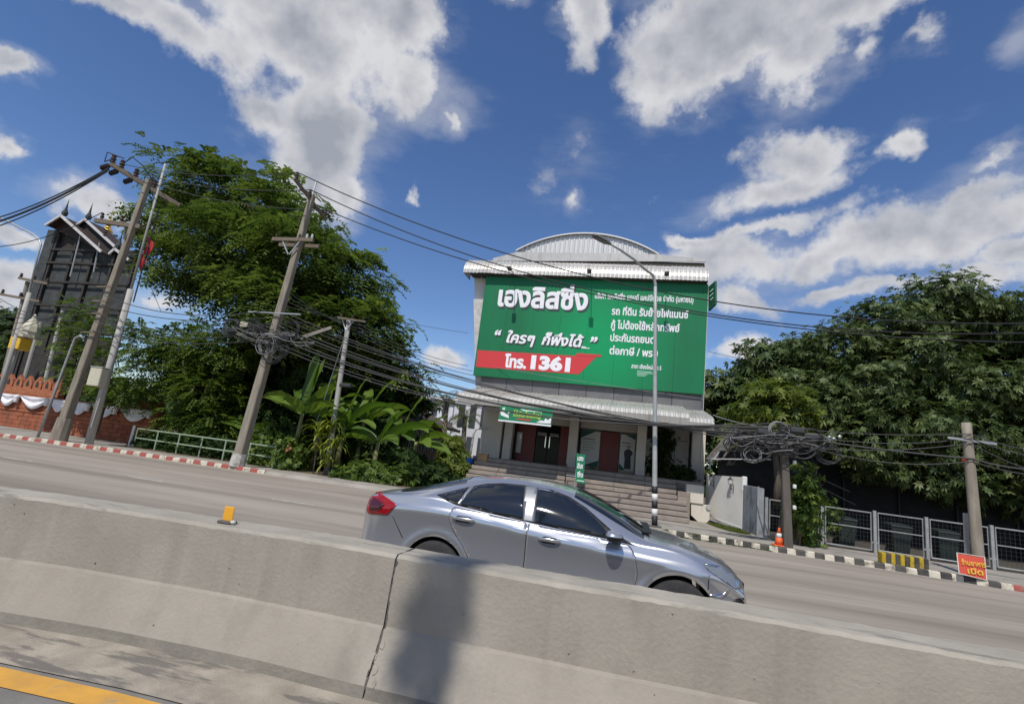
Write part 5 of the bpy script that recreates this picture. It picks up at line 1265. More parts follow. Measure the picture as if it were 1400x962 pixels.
tele(at(975, 567, 20.8), at(1068, 585, 17.1), .1, .018, 'coil_grey', 'pale cable from the canopy corner to the coil-hung pole')
tele(at(655, 498, 24.3), at(960, 545, 21.0), .05, .010, 'coil_grey', 'thin pale wire slanting across the foot of the billboard')
tele(at(1096, 640, 17.0), at(1162, 672, 19.5), .02, .010, 'cable_grey', 'upper of two short drop wires right of the coil-hung pole')
tele(at(1098, 652, 17.0), at(1170, 690, 19.5), .02, .010, 'cable_grey', 'lower of two short drop wires right of the coil-hung pole')
tele(at(640, 455, 24.1), at(330, 380, 21), .3, .010, 'cable_grey', 'thin wire from the left edge of the billboard into the big tree')
tele(at(968, 480, 24.1), at(1060, 497, 22), .05, .010, 'cable_grey', 'thin wire from the right edge of the billboard into the trees')
for k in range(3):
    tele(at(196+14*k, 365-5*k, 18.8), at(220+22*k, 425-2*k, 22), .02, .012, 'cable', names[k]+' slanting guy wire from the left of the slim mast')
# the near side of the street, behind the camera: its pavement and the foot of an unseen tree added to shade the barrier
strip('near_pavement', 'pavement', lambda x: -14.0, lambda x: -3.75, .12, .12)
xs_p = at(597, 820, 3.75).x-math.tan(SUN_AZ-math.pi)*0-.13*8.3
nb = Vector((xs_p+.04, -4.55, .12))
# ------------------------------------------------------------------ vegetation helpers
def rand_dirs(n):
    v = rng.normal(size=(n, 3)); return unit(v)
def crown_points(blobs, dens, jitter=.25, inner=.5):
    """points on and just inside a union of ellipsoids, with outward normals"""
    Pp, Nn = [], []
    C = np.array([b_[0] for b_ in blobs]); Rr = np.array([b_[1] for b_ in blobs])
    for c, r in zip(C, Rr):
        area = 4*math.pi*((r[0]*r[1])**1.6/3+(r[0]*r[2])**1.6/3+(r[1]*r[2])**1.6/3)**(1/1.6)
        n = int(area*dens); d = rand_dirs(n); k = 1.0-(1-inner)*rng.random(n)**2.0+rng.normal(0, .06, n)
        p = c+d*r*k[:, None]
        lump = np.sin(p[:, 0]*1.9+p[:, 1]*1.3)*np.sin(p[:, 2]*2.1+p[:, 0]*.7)*np.sin(p[:, 1]*1.7+1.1)
        p = p+d*(lump*jitter)[:, None]
        dep = np.min(np.linalg.norm((p[:, None, :]-C[None])/Rr[None], axis=2), axis=1)
        keep = dep > inner*.92
        Pp.append(p[keep]); Nn.append(unit(d[keep]/r))
    return np.concatenate(Pp), np.concatenate(Nn)
def fronds(O, D, L, k=7, lw=.085, ll=.24, droop=.35):
    """pinnate leaves: rows of small leaflets on an arching stalk"""
    n = len(O); up_ = np.array([0, 0, 1.0]); S = unit(np.cross(D, up_)+1e-6); V, Rn = [], []
    nr = unit(np.cross(S, D)); rr = rng.random(n)
    for i in range(k):
        t = (i+.6)/k; base = O+D*(L*t)[:, None]-up_*(droop*L*t*t)[:, None]
        for sgn in (-1, 1):
            dirn = unit(S*sgn*.85+D*.55+nr*rng.normal(0, .18, (n, 1))-up_*.18)
            ln = (ll*(1-.45*abs(t-.45)))*rng.uniform(.8, 1.2, n); wv = unit(np.cross(dirn, nr)+1e-6)*lw*rng.uniform(.8, 1.15, (n, 1))
            mid = base+dirn*(ln*.5)[:, None]; tip = base+dirn*ln[:, None]-up_*(.03)
            V.append(np.stack([base, mid+wv*.5, tip, mid-wv*.5], axis=1)); Rn.append(np.repeat(rr[:, None], 4, 1))
    V = np.concatenate(V).reshape(-1, 3); Rn = np.concatenate(Rn).reshape(-1)
    return V, np.arange(len(V)).reshape(-1, 4), Rn
def whorls(O, A, n_leaf=7, ll=.30, lw=.10, droop=.35, spread=1.0):
    n = len(O); A = unit(A); e1 = unit(np.cross(A, np.array([.3, .2, 1.0]))+1e-6); e2 = np.cross(A, e1); V, Rn = [], []; rr = rng.random(n); ph0 = rng.uniform(0, 6.28, n)
    up_ = np.array([0, 0, 1.0])
    for i in range(n_leaf):
        a = ph0+2*math.pi*i/n_leaf+rng.normal(0, .15, n)
        d = unit((e1*np.cos(a)[:, None]+e2*np.sin(a)[:, None])*spread+A*rng.uniform(.15, .6, (n, 1)))
        s_ = unit(np.cross(d, A)+1e-6); ln = ll*rng.uniform(.75, 1.2, n)[:, None]; w = lw*rng.uniform(.8, 1.15, n)[:, None]
        base = O; m1 = O+d*ln*.5-up_*droop*ln*.12; tip = O+d*ln-up_*droop*ln*.6
        V.append(np.stack([base, m1+s_*w*.5, tip, m1-s_*w*.5], axis=1)); Rn.append(np.repeat(np.clip(rr+rng.normal(0, .12, n), 0, 1)[:, None], 4, 1))
    V = np.concatenate(V).reshape(-1, 3); Rn = np.concatenate(Rn).reshape(-1)
    return V, np.arange(len(V)).reshape(-1, 4), Rn
def pxblob(cx, cy, rx, ry, Y, ryd=None):
    c = at(cx, cy, Y); a = abs(at(cx+rx, cy, Y).x-c.x); h = abs(at(cx, cy-ry, Y).z-c.z)
    return (np.array(c), np.array([a, ryd if ryd else (a+h)*.5, h]))
def limbs(root, base, targets, r0, m='bark'):
    base = Vector(base); 
    for i, (t, fork) in enumerate(targets):
        t = Vector(t); f_ = base+Vector((0, 0, fork)); mid = f_.lerp(t, .5)+Vector((rng.normal(0, .3), rng.normal(0, .3), .4))
        MB().tube([f_, f_.lerp(mid, .5)+Vector((0, 0, .15)), mid, mid.lerp(t, .5)+Vector((rng.normal(0, .2), 0, .1)), t], [r0*.55, r0*.45, r0*.33, r0*.22, r0*.08], 7).build('limb', m, root, True)
def tree(name, label, base, blobs, kind, leaf, dens, height, r0, group='trees around the office', per=3, cl=.45, **kw):
    root = thing(name, base, label, 'tree', group)
    sk = kw.get('shrink', 0); blobs = [(c, np.maximum(r-sk, r*.6)) for c, r in blobs]
    pts, nr = crown_points(blobs, dens, jitter=kw.get('jit', .35), inner=kw.get('inner', .5))
    n = len(pts); per_ = per
    O = np.repeat(pts, per_, 0)+rng.normal(0, cl, (n*per_, 3))*np.array([1, 1, .42]); Nn = np.repeat(nr, per_, 0)
    cr = np.repeat(rng.random(n), per_)
    if kind == 'frond':
        D = unit(Nn*np.array([1, 1, .45])+rng.normal(0, .45, O.shape)*np.array([1, 1, .5])); V, Fq, Rn = fronds(O, D, rng.uniform(.6, 1.05, len(O))*kw.get('L', 1.0), k=kw.get('k', 7), lw=kw.get('lw', .085), ll=kw.get('ll', .24), droop=kw.get('droop', .35))
        rep = kw.get('k', 7)*2
    else:
        A_ = unit(Nn+rng.normal(0, .45, O.shape)+np.array([0, 0, .45])); rep = kw.get('nl', 7); V, Fq, Rn = whorls(O, A_, rep, kw.get('ll', .30), kw.get('lw', .10), kw.get('droop', .45))
    Rn = np.clip(.55*Rn+.45*np.tile(np.repeat(cr[:, None], 4, 1).reshape(-1), rep), 0, 1)
    fast_mesh('crown', V, Fq, leaf, root, Rn)
    b = Vector(base); MB().tube([b-Vector((0, 0, .1)), b+Vector((.1, 0, height*.35)), b+Vector((.0, .1, height*.7)), b+Vector((.15, .1, height))], [r0*1.3, r0, r0*.85, r0*.6], 10).build('trunk', 'bark', root, True)
    tg = [(Vector(c)+Vector((0, 0, -r[2]*.1)), height*rng.uniform(.6, .95)) for c, r in blobs]
    if name != 'shadow_caster_tree': limbs(root, b, tg, r0)
    return root

# ------------------------------------------------------------------ trees
tree('shadow_caster_tree', 'unseen slim columnar tree added on the near pavement to shade the barrier', nb, [(np.array([nb.x+.03*(i % 3-1), nb.y, 10.2+.42*i]), np.array([.15, .15, .45])) for i in range(13)], 'whorl', 'leaf_dark', 14, 14.5, .075, per=3, cl=.05, ll=.17, lw=.06, nl=5, inner=.2, jit=.05)
YT = 24.5
tree('rain_tree', 'big dark green feathery tree behind the coiled utility pole', at(395, 600, YT), [pxblob(*q_, YT+dy, rd) for (*q_, dy, rd) in (
    (275, 255, 55, 36, 0, 3.0), (335, 270, 60, 40, 1, 3.2), (392, 292, 58, 42, 0, 3.2), (245, 312, 50, 32, -1, 2.8), (320, 330, 66, 44, -1.5, 3.4), (415, 345, 66, 46, -1.5, 3.4), (475, 380, 55, 50, 0, 2.8), (262, 365, 55, 34, -1, 2.8),
    (345, 400, 60, 38, -1.5, 3.0), (410, 420, 75, 48, -2, 3.3), (475, 440, 66, 50, -1, 3.0), (525, 455, 42, 52, .5, 2.4), (548, 500, 30, 38, .5, 2))],
    'frond', 'leaf_rain', .92, 6.5, .45, per=18, cl=.46, inner=.5, k=6, ll=.30, lw=.125, shrink=.55, droop=.7, jit=.5)
tree('dense_tree', 'dense dark shady tree growing under the big feathery tree', at(470, 612, 26), [pxblob(*q_, 26, rd) for (*q_, rd) in ((370, 500, 60, 42, 2.6), (450, 510, 80, 50, 2.8), (520, 535, 45, 40, 2.0), (300, 515, 50, 36, 2.4), (400, 560, 90, 45, 2.6), (490, 575, 60, 40, 2.2), (555, 545, 24, 30, 1.2))],
     'whorl', 'leaf_dark', 3.2, 2.2, .3, per=6, cl=.4, ll=.34, lw=.13, nl=6, inner=.4)
tree('leafy_tree', 'bright leafy tree over the right end of the red brick wall', at(262, 600, 22.6), [pxblob(*q_, 22.3, rd) for (*q_, rd) in ((265, 480, 42, 30, 1.5), (226, 508, 30, 26, 1.2), (285, 530, 46, 36, 1.5), (205, 470, 30, 24, 1.3), (320, 475, 40, 26, 1.4), (270, 572, 40, 22, 1.2), (305, 580, 34, 28, 1.2))],
     'frond', 'leaf_bush', 4.5, 1.6, .16, per=5, cl=.35, L=.7, k=6, ll=.2, lw=.085, inner=.3)
tree('leafy_tree', 'small leafy tree between the temple tower and the big leaning pole', at(130, 590, 21.6), [pxblob(*q_, 21.6, rd) for (*q_, rd) in ((112, 462, 22, 24, .9), (124, 505, 28, 26, 1.0), (150, 525, 28, 18, 1.0), (105, 425, 14, 18, .6), (182, 536, 28, 14, .9))],
     'frond', 'leaf_bush', 5.0, 1.6, .1, per=4, cl=.3, L=.6, k=6, ll=.18, lw=.08, inner=.3)
tree('far_tree', 'dark rounded tree far behind the street lamp at the left edge', at(10, 545, 34), [pxblob(*q_, 34, rd) for (*q_, rd) in ((10, 455, 45, 32, 3), (45, 480, 40, 40, 3), (-25, 480, 40, 45, 3), (20, 520, 60, 35, 3))],
     'whorl', 'leaf_dark', 2.2, 3, .35, per=5, cl=.5, ll=.4, lw=.16, inner=.5)
YR = 25.5
tree('whorl_tree', 'tall broad tree with drooping leaf clusters behind the steel fence', at(1275, 745, YR), [pxblob(*q_, YR+dy, rd) for (*q_, dy, rd) in (
    (1290, 420, 70, 40, 0, 2.6), (1215, 445, 65, 38, 0, 2.4), (1345, 465, 70, 45, .5, 2.5), (1150, 480, 62, 40, 0, 2.3), (1255, 500, 85, 45, -1, 2.6), (1180, 530, 75, 42, -1, 2.4), (1320, 540, 80, 48, -1, 2.6), (1130, 560, 62, 42, -.8, 2.0), (1240, 580, 90, 40, -1.8, 2.4), (1350, 600, 70, 42, -1.5, 2.2), (1170, 606, 70, 28, -1.8, 1.8), (1280, 625, 70, 26, -2, 1.8), (1095, 530, 40, 36, 0, 1.6), (1205, 640, 60, 20, -2, 1.4), (1310, 662, 60, 22, -2, 1.5))],
    'whorl', 'leaf_whorl', 2.9, 4.2, .4, per=17, cl=.37, ll=.205, lw=.078, nl=7, droop=.6, inner=.5, shrink=.25)
tree('whorl_tree', 'tall leafy tree cut off by the right edge of the picture', at(1440, 760, 24), [pxblob(*q_, 24, rd) for (*q_, rd) in ((1405, 440, 45, 40, 2.2), (1440, 500, 70, 60, 2.4), (1420, 570, 60, 50, 2.2), (1400, 650, 50, 40, 1.8), (1460, 640, 60, 60, 2.2), (1385, 690, 38, 25, 1.4))],
    'whorl', 'leaf_whorl', 2.9, 4.2, .35, per=17, cl=.37, ll=.205, lw=.078, nl=7, droop=.6, inner=.5, shrink=.25)
tree('dense_tree', 'dark dense tree close behind the right edge of the billboard', at(1000, 680, 29), [pxblob(*q_, 29, rd) for (*q_, rd) in ((1045, 500, 46, 30, 2), (985, 538, 38, 30, 2), (1100, 500, 40, 34, 2), (1020, 560, 50, 36, 2.2), (1075, 540, 40, 36, 2), (1000, 595, 45, 30, 2), (1060, 590, 50, 34, 2))],
     'whorl', 'leaf_whorl', 3.0, 3, .3, per=6, cl=.4, ll=.36, lw=.13, inner=.45)
tree('leafy_tree', 'small yellow-green tree above the coil-hung pole', at(1060, 690, 22), [pxblob(*q_, 22, rd) for (*q_, rd) in ((1060, 545, 38, 24, 1.2), (1035, 565, 30, 20, 1.0), (1085, 570, 34, 24, 1.1), (1060, 585, 40, 18, 1.0))],
     'whorl', 'leaf_yellowgreen', 6.0, 2.6, .13, per=5, cl=.25, ll=.26, lw=.085, inner=.3)
# a tree line far behind that closes the view between the houses
bk = []
for px in np.arange(-60, 1500, 38): bk.append(pxblob(px, 560+.13*(px-100)+rng.uniform(-14, 14), 36, 40+rng.uniform(-8, 8), 60, 3.5))
bk = [b_ for b_ in bk if not (at(560, 560, 60).x < b_[0][0] < at(665, 560, 60).x)]
pts, nr = crown_points(bk, .5, inner=.55); O = np.repeat(pts, 5, 0)+rng.normal(0, .7, (len(pts)*5, 3)); V, Fq, Rn = whorls(O, np.repeat(nr, 5, 0)+np.array([0, 0, .4]), 6, .8, .4)
tag(fast_mesh('distant_treeline', V, Fq, 'leaf_dark', None, Rn), 'distant dark belt of trees behind the houses', 'trees', kind='stuff')

# ------------------------------------------------------------------ shrubs, banana plants, palms
def shrub(name, label, base, blobs, leaf, dens, ll, lw, nl=6, per=4, cl=.15, droop=.4, cat='shrub', group='shrubs in the garden'):
    root = thing(name, base, label, cat, group)
    pts, nr = crown_points(blobs, dens, jitter=.08, inner=.25); n = len(pts)
    O = np.repeat(pts, per, 0)+rng.normal(0, cl, (n*per, 3)); A_ = unit(np.repeat(nr, per, 0)+rng.normal(0, .5, (n*per, 3))+np.array([0, 0, .4]))
    V, Fq, Rn = whorls(O, A_, nl, ll, lw, droop); fast_mesh('foliage', V, Fq, leaf, root, Rn)
    b = Vector(base)
    for k in range(3):
        c = Vector(blobs[k % len(blobs)][0]); MB().tube([b+Vector((rng.normal(0, .08), rng.normal(0, .08), -.02)), b.lerp(c, .5)+Vector((rng.normal(0, .05), 0, .05)), c], [.035, .028, .012], 6).build('stem', 'bark', root)
    return root
def sb(px, py, rx, ry, Y, d=None): return pxblob(px, py, rx, ry, Y, d)
shrub('hedge_shrub', 'low dark hedge behind the green railing', Vector((-19.5, 21.0, .12)), [sb(215, 605, 26, 14, 21.2, .6), (np.array(at(255, 612, 21.0)), np.array([1.4, .6, .55])), sb(300, 618, 34, 14, 20.8, .6), sb(340, 622, 30, 15, 20.8, .6)], 'leaf_dark', 26, .16, .07)
shrub('hedge_shrub', 'rounded green shrub behind the right end of the green railing', Vector((-14.6, 20.6, .12)), [sb(365, 612, 20, 24, 20.6, .6), sb(352, 625, 16, 16, 20.3, .5)], 'leaf_bush', 34, .16, .07)
shrub('flowering_shrub', 'shrub with orange flowers right of the green railing', Vector((-13.6, 19.9, .12)), [sb(393, 632, 16, 18, 19.9, .45), sb(398, 612, 14, 14, 20.0, .4)], 'leaf_bush', 40, .17, .07)
b0 = at(396, 614, 19.55); O = np.array(b0)+rng.normal(0, .07, (12, 3)); V, Fq, Rn = whorls(O, np.tile([0, -1, .3], (12, 1)), 5, .08, .05); fast_mesh('flower', V, Fq, 'leaf_flower', bpy.data.objects['flowering_shrub'], Rn)
shrub('garden_shrub', 'bushy dark shrub right of the yellow-green strap-leaf plant', Vector((-10.3, 19.6, .12)), [sb(500, 648, 24, 15, 19.8, .6), sb(535, 652, 28, 13, 20.0, .6), sb(480, 652, 18, 12, 19.6, .5)], 'leaf_bush', 30, .18, .08)
shrub('garden_shrub', 'low dark shrub beneath the drooping banana leaves', Vector((-9.2, 20.4, .12)), [sb(575, 648, 28, 14, 21.0, .8), sb(556, 632, 22, 14, 21.6, .7), sb(602, 656, 20, 10, 21.0, .6)], 'leaf_dark', 30, .2, .09)
shrub('garden_shrub', 'bright leafy shrub left of the office side wall', Vector((-7.6, 22.8, .12)), [sb(620, 630, 17, 16, 22.9, .5), sb(606, 646, 16, 14, 22.6, .5), sb(632, 650, 13, 15, 22.6, .4), sb(615, 610, 10, 10, 23.2, .4)], 'leaf_yellowgreen', 34, .24, .10)
shrub('garden_shrub', 'dark shrub in the shade below the big feathery tree', Vector((-15.5, 22.3, .12)), [sb(410, 600, 40, 34, 22.3, .9), sb(370, 590, 34, 34, 22.6, .9), sb(455, 610, 40, 34, 22.3, .9), sb(510, 605, 40, 34, 22.8, .9)], 'leaf_dark', 24, .22, .10)
shrub('hanging_plant', 'feathery dark potted plant beside the right column of the entrance', Vector((1.75, 25.0, FL)), [(np.array([1.62, 25.05, 3.35]), np.array([.3, .25, .5])), (np.array([1.5, 25.05, 2.75]), np.array([.25, .2, .5])), (np.array([1.35, 25.1, 2.2]), np.array([.3, .25, .45]))], 'leaf_dark', 40, .14, .05, cat='plant')
shrub('entrance_shrub', 'low dark brownish plants on the right end of the entrance floor', Vector((2.3, 24.2, FL)), [(np.array([2.0, 24.1, FL+.25]), np.array([.4, .3, .3])), (np.array([2.5, 24.0, FL+.22]), np.array([.35, .3, .28]))], 'leaf_dark', 50, .12, .05, cat='plant')
shrub('climbing_plant', 'green creeper growing up the pole beside the orange cone', Vector((5.2, 18.3, .12)), [sb(1098, 660, 12, 20, 17.8, .3), sb(1104, 690, 16, 20, 18.0, .35), sb(1090, 700, 10, 24, 18.3, .3), sb(1128, 700, 12, 20, 19.9, .3), sb(1100, 725, 14, 18, 18.6, .3)], 'leaf_bush', 34, .14, .07, cat='plant')
gr_pts = np.stack([rng.uniform(3.2, 4.2, 900), rng.uniform(19.7, 22.3, 900), np.full(900, .14)], 1)
gr_pts = gr_pts[(gr_pts[:, 0]-3.2)*1.9+ (gr_pts[:, 1]-19.7)*.35 > .75]
V, Fq, Rn = whorls(gr_pts, np.tile([0, 0, 1.], (len(gr_pts), 1)), 4, .10, .02, .3, spread=.6); tag(fast_mesh('grass_tufts', V, Fq, 'leaf_grass', None, Rn), 'short scruffy grass at the foot of the white wall', 'grass', kind='stuff')

wk = np.stack([rng.uniform(1.2, 4.2, 260), np.zeros(260), np.full(260, .13)], 1); wk[:, 1] = [kerbY(x)+rng.choice([-.04, .17, .2])+rng.normal(0, .03) for x in wk[:, 0]]; wk[:, 2] = np.where(wk[:, 1] < np.array([kerbY(x) for x in wk[:, 0]]), .01, .13)
V, Fq, Rn = whorls(wk, np.tile([0, 0, 1.], (len(wk), 1)), 5, .09, .022, .5, spread=.8); tag(fast_mesh('kerb_weeds', V, Fq, 'leaf_grass', None, Rn), 'sparse weeds growing along the striped kerb', 'weeds', kind='stuff')
def big_leaf(root, base, az, el, L, w, droop, m='leaf_banana', n=12, tear=.0, name='leaf', roll=0.0):
    base = np.array(base); d = np.array([math.cos(az)*math.cos(el), math.sin(az)*math.cos(el), math.sin(el)]); up_ = np.array([0, 0, 1.0])
    s_ = unit(np.cross(d, up_)); s_ = unit(s_*math.cos(roll)+np.cross(d, s_)*math.sin(roll)); V, Rn, Fq = [], [], []; rv = rng.random()
    pos = base.copy(); dirn = d.copy()
    for i in range(n+1):
        t = i/n; ww_ = w*(math.sin(math.pi*min(1, (t*.94+.06)))**.55)*(0.06 if t < .10 else 1)
        nn_ = unit(np.cross(s_, dirn)); j = rng.normal(0, tear)
        V += [pos-s_*ww_/2+nn_*(.10*ww_+j), pos-s_*ww_*.02, pos+s_*ww_*.02, pos+s_*ww_/2+nn_*(.10*ww_-j)]; Rn += [rv, min(1, rv+.35), min(1, rv+.35), rv]
        pos = pos+dirn*L/n; dirn = unit(dirn-up_*droop/n*(.4+1.8*t))
    for i in range(n):
        for k in range(3): Fq.append((4*i+k, 4*i+k+1, 4*i+5+k, 4*i+4+k))
    return fast_mesh(name, np.array(V), np.array(Fq), m, root, np.array(Rn), smooth=False)
def banana(px, py, Y, h, leaves, label):
    b = gz(px, py); b = at(px, py, Y); b.z = .12
    h *= 1.2; root = thing('banana_plant', b, label, 'banana plant', 'banana plants in the garden')
    MB().tube([b, b+Vector((0, 0, h*.5)), b+Vector((.03, 0, h))], [.13, .11, .07], 9).build('pseudostem', 'banana_stem', root, True)
    for az, el, L, w, dr in leaves:
        big_leaf(root, b+Vector((.03+.03*math.cos(az), .03*math.sin(az), h-.08)), R(az), R(el), L*1.12, w*1.3, dr, tear=.02, roll=(-1 if math.sin(R(az)) > -.2 else 1)*rng.uniform(.25, .85))
banana(398, 640, 20.2, 2.0, [(112, 78, 2.9, .50, .5), (70, 80, 2.5, .55, .45), (35, 62, 2.6, .48, 1.5), (170, 25, 2.8, .52, .6), (-10, 35, 2.3, .45, 1.4), (200, 50, 1.9, .42, 1.6), (-100, 45, 1.5, .40, 1.2), (140, 55, 2.2, .45, 1.4)], 'tallest banana plant with upright leaves right of the coiled pole')
banana(458, 650, 20.9, 1.7, [(25, 60, 2.4, .46, 1.8), (150, 62, 2.2, .44, 1.6), (80, 75, 2.6, .46, .9), (-20, 30, 1.9, .42, 1.2), (-150, 45, 1.6, .4, 1.5), (-60, 50, 1.5, .38, 1.2)], 'banana plant growing around the short thin pole')
banana(508, 655, 20.8, 1.3, [(170, 28, 2.2, .42, .7), (10, 45, 2.9, .48, 1.7), (60, 65, 2.0, .42, 1.0), (-160, 20, 1.8, .4, 1.0), (-40, 25, 1.9, .42, 1.0)], 'banana plant whose long leaf arches over the dark shrubs')
banana(560, 660, 21.8, 1.5, [(65, 55, 2.0, .42, .9), (10, 35, 1.9, .4, 1.4), (-50, 15, 1.7, .4, .8), (-15, 5, 1.8, .4, .6), (160, 40, 1.6, .4, 1.3)], 'banana plant nearest the dark timber house')
banana(425, 645, 21.2, 1.9, [(130, 65, 2.4, .48, 1.2), (60, 60, 2.4, .5, 1.5), (10, 45, 2.3, .48, 1.6), (-30, 40, 2.0, .45, 1.5), (180, 40, 2.2, .48, 1.3), (90, 80, 2.4, .46, .4)], 'banana plant between the tallest one and the short thin pole')
banana(484, 650, 21.9, 2.0, [(120, 65, 2.3, .48, 1.3), (60, 70, 2.5, .5, 1.0), (20, 50, 2.4, .48, 1.7), (-20, 45, 2.0, .45, 1.6), (165, 50, 2.2, .48, 1.5)], 'banana plant just right of the short thin pole')
banana(535, 655, 22.3, 1.7, [(130, 55, 2.1, .45, 1.4), (70, 68, 2.2, .48, .9), (15, 40, 2.3, .46, 1.5), (-25, 35, 1.9, .45, 1.3), (170, 35, 2.0, .45, 1.1)], 'banana plant behind the long arching leaf')
banana(330, 625, 21.3, 1.2, [(175, 20, 1.9, .42, .7), (15, 30, 1.7, .4, 1.2), (90, 70, 1.5, .4, .6)], 'low banana plant behind the foot of the coiled pole')
dr_ = thing('strap_leaf_plant', at(447, 655, 19.4), 'yellow-green plant with dense drooping strap leaves at the road edge', 'plant')
for (px, py, k, L) in ((436, 595, 34, .95), (452, 588, 34, .95), (440, 618, 34, .85), (458, 612, 34, .85), (448, 636, 26, .7)):
    c = at(px, py, 19.5); MB().tube([Vector((c.x, c.y+.1, .12)), c], .03, 6).build('stem', 'bark', dr_)
    Vs, Fs, Rs = [], [], []
    for i in range(k):
        o = big_leaf(None, c+Vector((rng.normal(0, .05), rng.normal(0, .05), rng.normal(0, .08))), rng.uniform(0, 6.28), rng.uniform(.3, 1.35), L*rng.uniform(.8, 1.15), .075, 2.6, 'leaf_drac', n=6)
        me = o.data; nv = len(me.vertices); co = np.zeros(nv*3, np.float32); me.vertices.foreach_get('co', co); rv = np.zeros(nv, np.float32); me.attributes['rnd'].data.foreach_get('value', rv)
        Fs.append(np.array([p_.vertices[:] for p_ in me.polygons])+sum(len(v_) for v_ in Vs)); Vs.append(co.reshape(-1, 3)); Rs.append(rv); bpy.data.objects.remove(o); bpy.data.meshes.remove(me)
    fast_mesh('leaf_rosette', np.concatenate(Vs), np.concatenate(Fs), 'leaf_drac', dr_, np.concatenate(Rs))
def palm(px, py, Y, label, nf=15, L=1.5):
    top = at(px, py, Y); b = Vector((top.x+.1, Y, .12)); root = thing('palm_tree', b, label, 'palm', 'palms beside the timber house')
    MB().tube([b, b.lerp(top, .5)+Vector((.06, 0, 0)), top], [.2, .15, .12], 9).build('trunk', 'palm_bark', root, True)
    for k in range(nf):
        az = 2*math.pi*k/nf+rng.normal(0, .15); el = rng.uniform(.1, 1.2); d = np.array([math.cos(az)*math.cos(el), math.sin(az)*math.cos(el), math.sin(el)])
        O, Dd, pos, dirn = [], [], np.array(top), d
        for i in range(12):
            O.append(pos); Dd.append(dirn); pos = pos+dirn*L/12; dirn = unit(dirn-np.array([0, 0, .16]))
        O, Dd = np.array(O), np.array(Dd); S = unit(np.cross(Dd, [0, 0, 1.])+1e-6); V = []
        for sg in (-1, 1):
            dl = unit(S*sg+Dd*.6-np.array([0, 0, .35])); ln = (.42*np.sin(np.pi*(np.arange(12)+1.5)/14))[:, None]; wv = Dd*.035
            V.append(np.stack([O, O+dl*ln*.5+wv, O+dl*ln, O+dl*ln*.5-wv], 1))
        V.append(np.stack([O-S*.02, O+S*.02, np.vstack([O[1:], pos])+S*.015, np.vstack([O[1:], pos])-S*.015], 1))
        V = np.concatenate(V).reshape(-1, 3); fast_mesh('frond', V, np.arange(len(V)).reshape(-1, 4), 'leaf_palm', root, np.full(len(V), rng.random()))
palm(611, 552, 28, 'taller palm with a shaggy trunk between the timber house and the office'); palm(636, 570, 28.5, 'lower palm partly hidden by the office canopy', 13, 1.3)

# ------------------------------------------------------------------ red brick temple wall with swags, railing
WY = 22.6
xl, xr_ = -48.0, at(214, 575, WY).x
tw_ = thing('brick_wall', (-30, WY, .12), 'red brick temple wall with leaf-shaped crenels and white cloth swags on the left', 'wall')
b_h = [.13+.22*i for i in range(9)]
for r_i, z in enumerate(b_h[:-1]):
    x = xl+(.35 if r_i % 2 else 0)
    while x < xr_:
        w = .70; xe_ = min(x+w-.012, xr_)
        if xe_-x > .1: MB().bevbox(x, xe_, WY+rng.uniform(-.012, .012), WY+.4, z, z+.21, .012).build('brick', 'brick_red', tw_)
        x += w
MB().box(xl, xr_-.01, WY+.05, WY+.38, .125, 1.88).build('wall_core', 'brick_red', tw_)
for z, h, o_ in ((1.90, .10, .08), (1.06, .06, .04)): MB().bevbox(xl, xr_, WY-o_, WY+.42, z, z+h, .015).build('moulding', 'terracotta', tw_)
xr2 = at(82, 530, WY).x
MB().bevbox(xl, xr2, WY+.03, WY+.35, 2.02, 2.36, .01).build('upper_course', 'terracotta', tw_)
MB().bevbox(at(185, 560, WY).x, xr_, WY+.03, WY+.35, 2.02, 2.42, .01).build('upper_course', 'brick_red', tw_)
proto = None
for k, x in enumerate(np.arange(xr2-.35, -40, -.72)):
    if proto is None:
        pts = [(-.3, 0), (-.31, .22), (-.24, .42), (-.1, .6), (0, .72), (.1, .6), (.24, .42), (.31, .22), (.3, 0)]
        proto = MB().poly([(x+a, WY+.08, 2.365+c) for a, c in pts], (0, .16, 0)).build('crenel', 'terracotta', tw_); px0 = x
        MB().poly([(x+a*.32, WY+.06, 2.365+.12+c*.5) for a, c in pts], (0, .03, 0)).build('crenel_niche', 'tower_dark', proto)
    else:
        c = copy_tree(proto, parent=tw_); c.location = (x-px0, 0, 0)
def swag(x0, x1, z, dep, label):
    nu, nv = 18, 8; V = []
    for i in range(nu+1):
        t = i/nu; x = x0+(x1-x0)*t
        for j in range(nv+1):
            s_ = j/nv; sag = dep*(1-(2*t-1)**2)*s_
            hh = z-.05*s_-sag-.18*(1-(2*t-1)**2)*0
            V.append((x, WY-.16-.05*math.sin(s_*math.pi*3.2+1.2*abs(2*t-1))-.04*(1-(2*t-1)**2), hh))
    n = nv+1; root = thing('cloth_swag', ((x0+x1)/2, WY-.2, z-dep), label, 'cloth', 'white cloth swags on the brick wall')
    MB().add(V, [(i*n+j, (i+1)*n+j, (i+1)*n+j+1, i*n+j+1) for i in range(nu) for j in range(nv)]).build('drape', 'cloth_white', root, True)
    MB().lathe((x1, WY-.18, z-.30), [(.05, -.12), (.13, -.1), (.10, .0), (.14, .16), (.17, .27), (.06, .32)], n=10).build('knot', 'cloth_white', root, True)
sx_ = [at(2, 540, WY).x, at(32, 540, WY).x, at(73, 546, WY).x, at(100, 550, WY).x, at(128, 556, WY).x, at(165, 562, WY).x, at(211, 570, WY).x]
